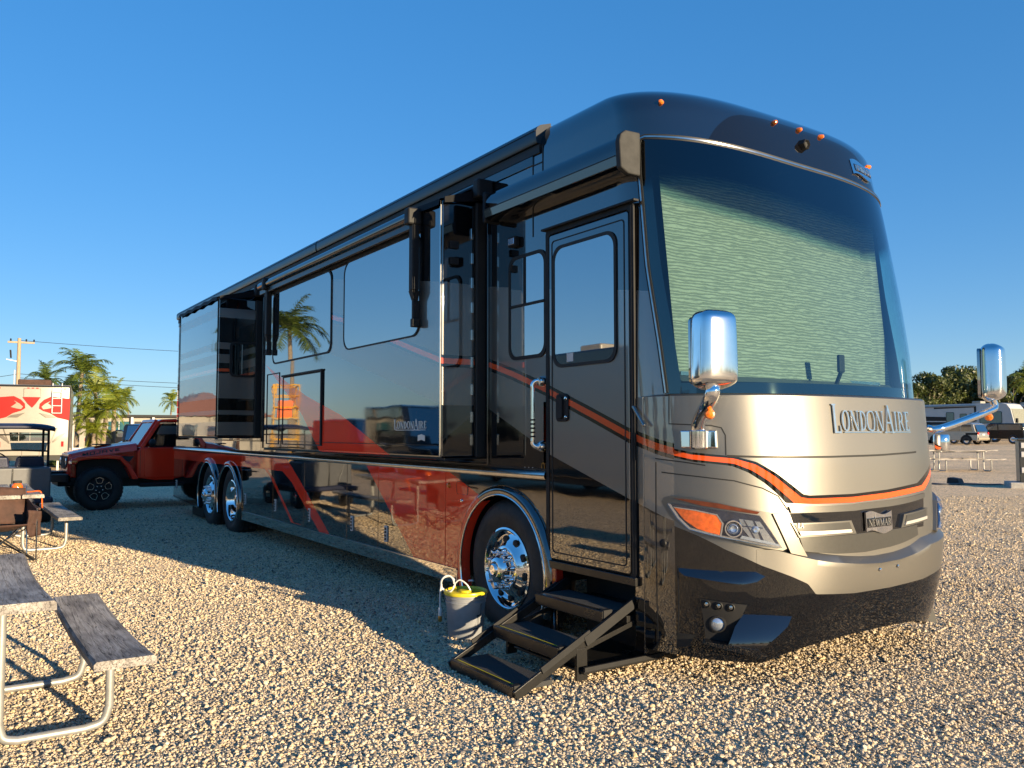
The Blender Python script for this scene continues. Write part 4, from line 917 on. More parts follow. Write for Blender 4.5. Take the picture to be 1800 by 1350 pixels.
MB().box(XE, XE+.04, -.10, .02, 1.43, 3.33).build('wiper_seal', M['gap'], sr, bevel=.01)
# lettering on the slide
q, w = word('LONDONAIRE', (0, 6)); sc = .59/w
letter_mesh(MB(), [[(a, b) for a, b in g_] for g_ in q], lambda u, v, d: Vector((-3.13+u*sc, SY-.001-d, 1.53+v*.062)), 0, .003).build('lettering', M['whitepaint'], sm, smooth=0)
MB().box(-3.10, -2.56, SY-.003, SY-.001, 1.517, 1.522).build('lettering', M['whitepaint'], sm, smooth=0)
MB().xz([(-2.69,1.475),(-2.63,1.485),(-2.57,1.475),(-2.57,1.430),(-2.63,1.440),(-2.69,1.430)], SY-.003, SY-.001).build('badge', M['whitepaint'], sm, smooth=0)

# ---- roof edge awning boxes, slide toppers, window awning, door awning
def bar_profile(name, x0, x1, prof, m_, par=None, bev=0):
    n = len(prof); return MB().add([(x, y, z) for x in (x0, x1) for y, z in prof], [tuple(range(n)), tuple(range(n, 2*n))]+[(i, (i+1) % n, n+(i+1) % n, n+i) for i in range(n)]).build(name, m_, par or RV, smooth=35, bevel=bev)
pf = [(.10,3.640),(-.030,3.646),(-.038,3.668),(-.038,3.735),(-.026,3.765),(.005,3.79),(.10,3.82)]
for x0, x1 in ((-13.33,-6.03),(-6.00,-1.535)):
    a_ = bar_profile('roof_awning', x0, x1, pf, M['awn'])
    MB().box(x0+.01, x1-.01, -.0405, -.034, 3.738, 3.743).build('awning_seam', M['gap'], a_, smooth=0)
MB().box(-13.30, -1.53, -.012, .05, 3.575, 3.640).build('awning_recess', M['gap'], RV, smooth=0)
MB().box(-13.28, -1.62, -.010, .01, 3.50, 3.575).build('roof_rail', M['black'], RV, bevel=.006)
def topper(x0, x1, ys, zs_):
    zr = 3.46; t_ = MB().tube([(x0, -.075, zr), (x1, -.075, zr)], .052, 14).build('slide_topper', M['fabric_black'], RV)
    MB().grid([[(x, y, z+.010*math.sin(j*1.3)) for j, x in enumerate(np.linspace(x0+.05, x1-.05, 24))] for y, z in ((-.075, zr+.052), ((ys-.075)*.5, zr*.5+zs_*.5+.02), (ys-.02, zs_+.012), (ys-.03, zs_-.04))]).build('topper_fabric', M['fabric_black'], t_, recalc=False)
    for x in (x0, x1):
        s_ = -1 if x == x0 else 1
        MB().box(min(x, x+s_*.09), max(x, x+s_*.09), -.15, .0, zr-.085, zr+.07).build('end_bracket', M['satin'], t_, bevel=.02)
        MB().prism([(x, -.02, zr-.08), (x, -.02, zr+.02), (x, ys, zs_+.01), (x, ys, zs_-.035)], (s_*-.02, 0, 0)).build('topper_end', M['fabric_black'], t_)
topper(-6.80, -2.26, SY, 3.345); topper(-10.45, -8.08, S2, 3.335)
# window awning on the main slide
wa = MB().tube([(-6.72, SY-.065, 3.275), (-2.70, SY-.065, 3.275)], .050, 16).build('window_awning', M['black'], RV)
MB().box(-6.74, -2.66, SY-.075, SY-.045, 3.175, 3.235).build('front_rail', M['awn'], wa, bevel=.008)
MB().box(-6.74, -2.66, SY-.02, SY, 3.16, 3.31).build('wall_plate', M['satin'], wa, bevel=.004)
for x, zb in ((-2.68, 2.36), (-6.46, 2.42)):
    MB().box(x-.045, x+.045, SY-.13, SY-.0, 3.20, 3.345).build('end_cap', M['satin'], wa, bevel=.02)
    ar = MB().box(x-.035, x+.035, SY-.085, SY-.02, 2.66, 3.21).build('arm', M['satin'], wa, bevel=.01)
    MB().add([(x-.035,SY-.085,2.66),(x+.035,SY-.085,2.66),(x+.035,SY-.02,2.66),(x-.035,SY-.02,2.66),(x-.016,SY-.065,2.58),(x+.016,SY-.065,2.58),(x+.016,SY-.02,2.58),(x-.016,SY-.02,2.58)], [(0,1,5,4),(1,2,6,5),(2,3,7,6),(3,0,4,7),(4,5,6,7)]).build('arm_neck', M['satin'], wa)
    MB().box(x-.016, x+.016, SY-.065, SY-.01, zb+.06, 2.58).build('arm_tip', M['satin'], wa, bevel=.005)
    MB().box(x-.022, x+.022, SY-.075, SY-.005, zb, zb+.07).build('arm_foot', M['gap'], wa, bevel=.008)
# door awning
pd = [(0,3.16),(-.10,3.155),(-.155,3.175),(-.165,3.235),(-.150,3.245),(-.152,3.275),(-.145,3.33),(-.115,3.37),(-.06,3.385),(0,3.39)]
da = bar_profile('door_awning', -2.06, -.50, pd, M['black'])
MB().box(-2.05, -.505, -.168, -.15, 3.232, 3.238).build('awning_seam', M['gap'], da, smooth=0)
MB().prism([(-.50, y, z) for y, z in [(0,3.12),(-.10,3.12),(-.165,3.15),(-.175,3.32),(-.16,3.365),(-.12,3.395),(0,3.40)]], (.05,0,0)).build('end_cap', M['endcap'], da, bevel=.012)
MB().box(-2.10, -2.06, -.16, 0, 3.14, 3.39).build('end_cap', M['satin'], da, bevel=.02)

# ---- seam of the cap, side window, entry door
for (x0, x1, z0, z1) in ((-1.63,-1.622,2.96,3.50), (-1.505,-1.497,3.40,3.62), (-1.62,-1.50,3.495,3.503)):
    MB().box(x0, x1, -.004, .002, z0, z1).build('panel_seam', M['gap'], RV, smooth=0)
wn = window(RV, -1.945, -1.455, 2.05, 2.85, 0.0, .09, fr=.026)
MB().box(-1.925, -1.475, -.016, -.004, 2.452, 2.472).build('window_bar', M['gap'], wn, bevel=.003)
MB().box(-1.735, -1.722, -.016, -.004, 2.47, 2.83).build('window_bar', M['gap'], wn, bevel=.003)
MB().ring([(a, -.001, b) for a, b in rrect(-1.450,-.510,.575,2.965,.03)], [(a, -.001, b) for a, b in rrect(-1.412,-.548,.60,2.93,.03)], (0,-.014,0)).build('door_frame', M['satin'], RV)
MB().box(-1.418, -.542, .0, .03, .595, 2.936).build('door_jamb', M['gap'], RV, smooth=0)
dr = MB().xz(rrect(-1.402,-.556,.612,2.918,.02), -.018, -.001).build('entry_door', M['paint'], RV, smooth=0, bevel=.005)
window(dr, -1.352, -.665, 1.955, 2.825, -.018, .095, fr=.022)
MB().ring([(a, -.0182, b) for a, b in rrect(-1.372,-.590,.655,2.875,.03)], [(a, -.0182, b) for a, b in rrect(-1.364,-.598,.663,2.867,.026)], (0,-.003,0)).build('door_seam', M['gap'], dr, smooth=0)
MB().box(-1.47, -.47, -.045, .0, 2.962, 2.978).build('drip_rail', M['satin'], dr, bevel=.004)
p = onY(965+38, 628, -.02); MB().box(p[0]-.035, p[0]+.035, -.027, -.025, p[2]-.03, p[2]+.03).build('sticker', M['whitep'], dr, smooth=0)
hd = MB().xz(rrect(-1.315,-1.175,1.575,1.77,.03), -.030, -.018).build('door_handle', M['satin'], dr, bevel=.006)
MB().xz(rrect(-1.295,-1.225,1.595,1.75,.02), -.046, -.030).build('paddle', M['satin'], hd, bevel=.006)
MB().lathe([(.0005,-.006),(.012,-.005),(.014,0)], (-1.198,-.030,1.735), (0,1,0), 12).build('lock', M['chrome'], hd)
MB().lathe([(.0005,-.006),(.010,-.005),(.012,0)], (-1.198,-.030,1.605), (0,1,0), 12).build('lock', M['chrome'], hd)
for x in (-.535,): MB().box(x-.010, x+.010, -.020, .0, .62, 2.95).build('door_hinge', M['satin'], dr, bevel=.004)
MB().box(-1.45, -.50, -.030, .04, .545, .60).build('door_sill', M['stepmetal'], RV, bevel=.006)
# grab handle
gx = -1.505; gb = MB().tube(bez([(gx,-.005,1.865),(gx-.01,-.05,1.875),(gx-.025,-.075,1.85),(gx-.025,-.075,1.80)], 5)+bez([(gx-.025,-.075,1.46),(gx-.025,-.075,1.42),(gx-.01,-.05,1.395),(gx,-.005,1.405)], 5), .017, 12).build('grab_handle', M['chrome'], RV)
for zz in (1.87, 1.40): MB().lathe([(.001,-.05),(.03,-.05),(.038,-.03),(.040,0)], (gx+.01, 0, zz), (0,1,0), 16).build('handle_mount', M['chrome'], gb)
for k in range(5): MB().lathe([(.018,.006),(.0195,.003),(.0195,-.003),(.018,-.006)], (gx-.025,-.075,1.47+k*.03), (0,0,1), 14).build('grip_ring', M['gap'], gb)
# porch light, stair light, small emblems
p = onY(907, 425, 0); pl = MB().box(p[0]-.05, p[0]+.05, -.045, 0, p[2]-.045, p[2]+.035).build('porch_light', M['satin'], RV, bevel=.01)
MB().box(p[0]-.035, p[0]+.042, -.052, -.044, p[2]-.03, p[2]+.02).build('lens', M['lens'], pl, bevel=.004)
p = onY(955, 820, 0); MB().ring([(p[0]+.022*math.cos(a), -.001, p[2]+.03*math.sin(a)) for a in np.linspace(0, 2*math.pi, 17)[:-1]], [(p[0]+.017*math.cos(a), -.001, p[2]+.024*math.sin(a)) for a in np.linspace(0, 2*math.pi, 17)[:-1]], (0,-.002,0)).build('emblem', M['brass'], RV, smooth=0)
p = onY(934, 826, 0)
for k in range(12): MB().box(p[0]-.085+k*.0125, p[0]-.085+k*.0125+.008, -.003, -.001, p[2]-.012, p[2]+(.012 if k % 4 else .02)).build('emblem', M['whitepaint'], RV, smooth=0)
p = onY(1127, 735, 0); MB().bar((p[0]-.05, -.02, p[2]+.075), (p[0]+.06, -.03, p[2]-.05), .022, .016).build('door_stay', M['steel'], RV, bevel=.004)

# ---- mirrors
def mirror(cx, cy, z0, z1, w, d, yaw, base, pts, name='mirror'):
    """chrome shell, convex towards the front"""
    rows = []; n = 20; H = z1-z0; ca, sa = math.cos(yaw), math.sin(yaw)
    for i in range(15):
        v = i/14; k = (1-abs(2*v-1)**6)**(1/4.) if 0 < v < 1 else 0.0
        k = max(k, .0); tp = (1.0-.10*v); row = []
        for j in range(n):
            a = 2*math.pi*j/n; ex = math.copysign(abs(math.cos(a))**.55, math.cos(a)); ey = math.copysign(abs(math.sin(a))**.55, math.sin(a))
            lx = ex*d/2*(k*.55+.45 if 0 < v < 1 else .30)*(1.15 if ex > 0 else .8); ly = ey*w/2*tp*(k*.35+.65 if 0 < v < 1 else .55)
            row.append((cx+lx*ca-ly*sa, cy+lx*sa+ly*ca, z0+H*v+.012*math.cos(a)*(1-v)))
        row.append(row[0]); rows.append(row)
    m_ = MB().grid(rows); m_.add(rows[0][:-1], [tuple(range(n))]); m_.add(rows[-1][:-1], [tuple(range(n))])
    m_ = m_.build(name, M['mchrome'], RV, smooth=80)
    s_ = m_.modifiers.new('smooth', 'SUBSURF'); s_.levels = 2; s_.render_levels = 2
    bx = cx-d*.37*ca; by = cy-d*.37*sa
    MB().prism([(bx+.004*ca-u*sa, by+.004*sa+u*ca, z) for u, z in rrect(-w*.40, w*.40, z0+.03, z1-.04, .03)], (-.02*ca, -.02*sa, 0)).build('mirror_glass', M['glass_dark'], m_)
    MB().tube(bez(pts, 8), .040 if cy < 1 else .027, 16).build('mirror_arm', M['chrome'], m_)
    return m_
hb = hp(1232, 772); B0 = hb[2]; nr = (S(hb[0], hb[1], False, .05)-S(hb[0], hb[1], False, 0)).normalized()
P1 = onY(1254, 694, -.10); Pm = onY(1253, 617, -.09)
m1 = mirror(float(Pm[0]), float(Pm[1]), 1.735, 2.185, .265, .17, R(-12), B0, [Vector(B0)+nr*.07+Vector((0,0,-.01)), Vector(B0)+nr*.10+Vector((.01,0,.10)), Vector((P1[0]-.02, P1[1], 1.69)), Vector((P1[0], P1[1], 1.76))])
pa = Vector(onY(1247, 728, -.055)); MB().lathe([(.0005,.040),(.020,.034),(.030,.0)], pa, Vector(CAM)-pa, 16).build('turn_signal', M['amber'], m1)
bq = MB(); fb = lambda u, v, d: S(hb[0]+u, hb[1]+v, False, d)
bq = MB().hexa([fb(-.15,-.055,0), fb(.12,-.055,0), fb(.12,.055,0), fb(-.15,.055,0)], [fb(-.14,-.05,.03), fb(.11,-.05,.03), fb(.11,.05,.03), fb(-.14,.05,.03)]).build('mirror_base', M['chrome'], m1, bevel=.006)
MB().lathe([(.0005,.055),(.05,.055),(.055,.048),(.055,-.048),(.05,-.055),(.0005,-.055)], S(hb[0], hb[1], False, .06), (0,0,1), 24).build('pivot', M['chrome'], m1)
d2 = 6.42; px2 = 1743; c2 = CAM+FW*d2+RT*(px2-900)/FPX*d2
e1 = onY(1642, 753, 2.50); e2 = CAM+ray(1748, 712)*d2
m2 = mirror(float(c2[0]), float(c2[1]), 1.735, 2.185, .26, .17, R(18), None, [Vector((-.05, 2.50, e1[2])), Vector(e1)+Vector((.02,.06,.0)), Vector(e2)+Vector((-.0,-.10,-.05)), Vector((e2[0], e2[1], 1.70)), Vector((c2[0], c2[1], 1.76))])
pa = Vector(CAM+ray(1738, 733)*d2); MB().lathe([(.0005,.022),(.022,.018),(.03,.0)], pa, Vector(CAM)-pa, 16).build('turn_signal', M['amber'], m2)
MB().lathe([(.0005,.06),(.05,.06),(.055,.05),(.055,-.05),(.05,-.06),(.0005,-.06)], Vector(onY(1655, 778, 2.56)), (0,0,1), 24).build('pivot', M['chrome'], m2)

# ---- folding entry steps
st_ = MB().box(-1.30, -.56, -.05, .30, .30, .36).build('entry_steps', M['stepmetal'], RV, bevel=.006)
MB().box(-1.36, -.50, .28, .32, .06, .58).build('step_well', M['gap'], st_, smooth=0)
TX0, TX1 = -1.27, -.575
for i, (yf, zt_, dpt) in enumerate(((-.885, .062, .27), (-.565, .232, .26), (-.225, .405, .27))):
    t_ = MB().box(TX0, TX1, yf+.012, yf+dpt, zt_-.03, zt_).build('tread', M['treadmat'], st_, bevel=.003)
    MB().box(TX0-.004, TX1+.004, yf-.014, yf+.016, zt_-.068, zt_+.004).build('nosing', M['stepmetal'], t_, bevel=.004)
    MB().box(TX0+.02, TX1-.02, yf+.022, yf+.029, zt_+.0005, zt_+.002).build('edge_stripe', M['yellow'] if i < 2 else M['steel'], t_, smooth=0)
    MB().box(TX1-.03, TX1+.012, yf-.008, yf+.06, zt_-.052, zt_+.010).build('nosing_end', M['satin'], t_, bevel=.003)
for x in (TX0-.022, TX1+.022):
    rl = MB().bar((x, -.895, .018), (x, .06, .465), .020, .058).build('side_rail', M['stepmetal'], st_, bevel=.004)
    MB().bar((x+(.014 if x > -1 else -.014), -.72, .135), (x+(.014 if x > -1 else -.014), -.36, .305), .012, .040).build('rail_channel', M['satin'], rl, bevel=.002)
    MB().bar((x+(.016 if x > -1 else -.016), -.40, .255), (x+(.016 if x > -1 else -.016), -.02, .435), .016, .060).build('rail_channel', M['satin'], rl, bevel=.002)
    MB().bar((x, -.60, .16), (x, .02, .32), .012, .03).build('link', M['stepmetal'], rl, bevel=.002)
    MB().box(x-.012, x+.012, -.46, -.38, .03, .22).build('bracket', M['stepmetal'], rl, bevel=.004)
MB().box(TX0, TX1, -.40, -.375, .06, .13).build('cross_member', M['satin'], st_, bevel=.004)
MB().tube([(TX0+.04,-.1,.28),(TX0+.20,-.22,.16),(TX0+.30,-.30,.14)], .012, 8).build('actuator', M['steel'], st_)
MB().box(-1.24, -.50, -.44, .20, .075, .095).build('well_floor', M['stepmetal'], st_, bevel=.008)
MB().bar((-.50,-.44,.105), (-.50,.20,.105), .02, .03).build('floor_rail', M['satin'], st_, bevel=.004)
MB().box(-.52, -.50, .05, .25, .09, .56).build('well_side', M['stepmetal'], st_, bevel=.004)

# ------------------------------------------------------------------ bucket
bk = thing('bucket', 'grey plastic bucket with yellow lid and white hose beside the front wheel', 'bucket', (-1.99, -.36, 0))
MB().lathe([(.001,.002),(.125,.002),(.130,.012),(.146,.250),(.152,.252),(.152,.262),(.147,.264),(.148,.280),(.155,.282),(.155,.292),(.149,.294),(.150,.322),(.140,.322)], (0,0,0), (0,0,1), 40).build('pail', M['bucket'], bk, smooth=40)
ld = MB().lathe([(.152,.306),(.160,.308),(.163,.318),(.160,.330),(.150,.335),(.144,.330),(.140,.318),(.05,.316),(.001,.316)], (0,0,0), (0,0,1), 40).build('lid', M['yellow'], bk, smooth=40)
MB().lathe([(.001,.0185),(.045,.0185),(.05,.014),(.05,0)], (-.02,.01,.312), (0,0,1), 20).build('lid_disc', M['yellow'], ld)
RH = Vector((RT[0], RT[1], 0)); hc = -RH*.135+Vector((0,0,.375))
hz = MB()
for k in range(2): hz.tube([hc+RH*(.048+.006*k)*math.cos(t)+Vector((0,0,(.062-.008*k)*math.sin(t)))+Vector((-.83,.56,0))*(.018*k+.01*math.sin(2*t)) for t in np.linspace(.4*k, 6.1+.3*k, 20)], .0065, 7)
hz.tube(bez([hc+RH*.05, hc+RH*.09+Vector((0,0,.03)), hc+RH*.14+Vector((0,0,.0)), hc+RH*.17+Vector((0,0,-.045))], 6), .0055, 7)
hz.tube(bez([hc-RH*.045, hc-RH*.055+Vector((0,0,-.08)), hc-RH*.055+Vector((0,0,-.17))], 6), .007, 8)
hz.build('hose', M['whitep'], bk)
he = hc-RH*.055+Vector((0,0,-.17))
MB().lathe([(.001,.0),(.010,.0),(.014,-.008),(.014,-.06),(.010,-.065)], he, (0,0,1), 12).build('hose_end', M['whitep'], bk)
MB().lathe([(.001,-.062),(.015,-.062),(.015,-.098),(.011,-.104),(.001,-.104)], he, (0,0,1), 8).build('fitting', M['brass'], bk)
# printed triangles on the pail
def on_pail(a, z, d): r_ = .130+(z-.012)/.238*.016+d; return Vector((r_*math.cos(a), r_*math.sin(a), z))
tri = MB()
for (a0, z0, s_) in ((R(14), .165, .055), (R(4), .070, .060)):
    P3 = [(a0-s_*3.2, z0), (a0+s_*1.6, z0+.005), (a0+s_*1.4, z0+s_*1.5)]
    for i in range(3):
        p, q = P3[i], P3[(i+1) % 3]
        for k in range(5):
            u = [(p[0]+(q[0]-p[0])*(k+e)/5, p[1]+(q[1]-p[1])*(k+e)/5) for e in (0, 1)]
            h_ = .004; dx = .028 if abs(q[1]-p[1]) > .04 else 0
            tri.hexa([on_pail(u[0][0], u[0][1]-h_, .0006), on_pail(u[1][0], u[1][1]-h_, .0006), on_pail(u[1][0]+dx, u[1][1]+h_, .0006), on_pail(u[0][0]+dx, u[0][1]+h_, .0006)], [on_pail(u[0][0], u[0][1]-h_, .0016), on_pail(u[1][0], u[1][1]-h_, .0016), on_pail(u[1][0]+dx, u[1][1]+h_, .0016), on_pail(u[0][0]+dx, u[0][1]+h_, .0016)])
tri.build('print', M['gap'], bk, smooth=0)

# ------------------------------------------------------------------ picnic tables
def plank(x0, x1, y0, y1, z0, z1, warp=0.0, seed=0):
    n = 14; r = random.Random(seed); ph = r.random()*6; rows = []
    for i in range(n+1):
        x = x0+(x1-x0)*i/n; dz = warp*math.sin(math.pi*i/n)*-1+.003*math.sin(3*x+ph); dy = .004*math.sin(2.3*x+ph); e = .012
        rows.append([(x, y0+dy, z0+dz), (x, y0+dy, z1-e+dz), (x, y0+e+dy, z1+dz), (x, y1-e+dy, z1+dz-.002), (x, y1+dy, z1-e+dz), (x, y1+dy, z0+dz), (x, y0+dy, z0+dz)])
    b = MB().grid(rows)
    for row in (rows[0], rows[-1]): b.add(row[:-1], [tuple(range(6))])
    return b
def picnic_table(label, loc, rz, L_, wm, warp, group, simple=False):
    t = thing('picnic_table', label, 'table', loc, rz, group)
    h = L_/2
    for k in range(3): plank(-h, h, -.365+k*.247, -.365+k*.247+.236, .70, .745, warp, k).build('plank', wm, t, smooth=30)
    for s in (-1, 1): plank(-h-.02, h+.02, s*.66-.135, s*.66+.135, .41, .452, warp*1.2, 7+s).build('bench_plank', wm, t, smooth=30)
    for sx in (-1, 1):
        x = sx*(h-.42)
        for s in (-1, 1):
            # tube runs from the top, down to the ground, along it and up to the bench
            pts = [(x, s*.18, .70), (x, s*.18, .12), (x, s*.20, .045), (x, s*.26, .024), (x, s*.55, .024), (x, s*.63, .045), (x, s*.66, .12), (x, s*.66, .41)]
            pts = [pts[0], (x, s*.18, .4)]+[tuple(v) for v in bez(pts[1:4], 5)]+[tuple(v) for v in bez(pts[4:7], 5)]+[pts[7]]
            MB().tube(pts, .021, 12).build('leg', M['galv'], t, smooth=50)
        MB().box(x-.02, x+.02, -.36, .36, .668, .699).build('cross_bar', M['galv'], t, bevel=.004)
    for s in (-1, 1): MB().bar((s*(h-.42), 0, .66), (s*.12, 0, .668), .03, .03).build('brace', M['galv'], t)
    return t
picnic_table('weathered grey wooden picnic table on tube legs, nothing on it, nearer the entry steps', (-1.80, -3.52, 0), 0, 1.80, M['wood'], .035, 'picnic tables on the gravel')
ft = picnic_table('wooden picnic table with a glass jar on it beside the brown folding chair', (-9.60, -2.95, 0), 0, 2.55, M['wood2'], .015, 'picnic tables on the gravel')
x_, y_ = atdepth(1682, 29.5)
picnic_table('empty picnic table standing far off on the gravel behind the silver mirror arm', (x_, y_, ground_h(x_, y_)), R(56), 2.4, M['wood'], .01, 'picnic tables on the gravel')
jx, jy = float(onZ(22, 868, .745)[0]), float(onZ(22, 868, .745)[1])
jar = thing('jar', 'round glass jar of orange liquid with a pale lid on the picnic table', 'jar', (-8.55, -2.86, .747))
MB().lathe([(.001,0),(.055,.0),(.062,.01),(.064,.08),(.058,.105),(.045,.12),(.045,.135)], (0,0,0), (0,0,1), 24).build('glass', M['orange'], jar)
MB().lathe([(.050,.128),(.050,.155),(.046,.160),(.001,.160)], (0,0,0), (0,0,1), 24).build('lid', M['endcap'], jar)
for i, (yy, lab) in enumerate(((-2.64, 'dark strap across the table top, the one next to the brown chair'), (-3.02, 'dark strap across the table top, the one on the golf cart side'))):
    pass
tag(MB().tube(bez([(-8.62,-3.3,.752),(-8.66,-3.0,.755),(-8.60,-2.86,.765),(-8.72,-2.70,.756),(-8.80,-2.60,.755),(-8.78,-2.575,.70),(-8.70,-2.57,.55)], 6), .008, 6).build('cord', M['orange']), 'thin orange cord lying over the edge of the picnic table with the jar', 'cord')

# ------------------------------------------------------------------ folding camp chair
ch = thing('camp_chair', 'brown canvas folding chair tilted beside the far picnic table', 'chair', (-8.05, -3.02, 0), R(6))
def sheet(P, n=10, m_=10, th=.004, sag=.0):
    a, b, c, d = [Vector(p) for p in P]; rows = []
    for i in range(n+1):
        u = i/n; row = []
        for j in range(m_+1):
            v = j/m_; p = (a*(1-u)+b*u)*(1-v)+(d*(1-u)+c*u)*v
            row.append(p-Vector((0,0,1))*sag*math.sin(math.pi*u)*math.sin(math.pi*v)+Vector((.008*math.sin(9*u+5*v), .006*math.sin(7*v), 0)))
        rows.append(row)
    return MB().grid(rows)
cseat = sheet([(-.28,-.27,.40),(.26,-.27,.44),(.26,.27,.44),(-.28,.27,.40)], sag=.07).build('seat', M['brown'], ch)
cseat.modifiers.new('thick', 'SOLIDIFY').thickness = .012
cb = sheet([(-.24,-.28,.42),(-.38,-.28,.86),(-.38,.28,.82),(-.24,.28,.40)], sag=-.02).build('backrest', M['brown'], ch); cb.modifiers.new('thick', 'SOLIDIFY').thickness = .012
cs = sheet([(-.34,.29,.72),(.26,.31,.60),(.24,.31,.44),(-.28,.30,.40)], sag=.02).build('side_panel', M['brown'], ch); cs.modifiers.new('thick', 'SOLIDIFY').thickness = .010
pk = sheet([(.27,.20,.60),(.29,.34,.58),(.25,.34,.30),(.25,.22,.28)], sag=.0).build('cup_pocket', M['brown'], ch); pk.modifiers.new('thick', 'SOLIDIFY').thickness = .03
for p, q in (((.27,-.28,.02),(-.26,.28,.42)), ((-.26,-.28,.02),(.27,.28,.44)), ((.27,.28,.02),(-.26,-.28,.42)), ((-.26,.28,.02),(.27,-.28,.44)), ((.27,.30,.02),(.25,-.10,.34)), ((.27,.30,.02),(.27,.30,.62)), ((-.26,.30,.02),(-.38,.29,.84)), ((-.26,-.30,.02),(-.38,-.29,.87)), ((.27,-.30,.02),(.27,-.30,.60))):
    MB().tube([p, q], .009, 8).build('leg', M['steel'] if random.random() < .5 else M['satin'], ch)
for s in (-1, 1): MB().tube(bez([(-.36,s*.30,.66),(-.1,s*.32,.63),(.28,s*.32,.61)], 5), .014, 8).build('arm_rest', M['brown'], ch)

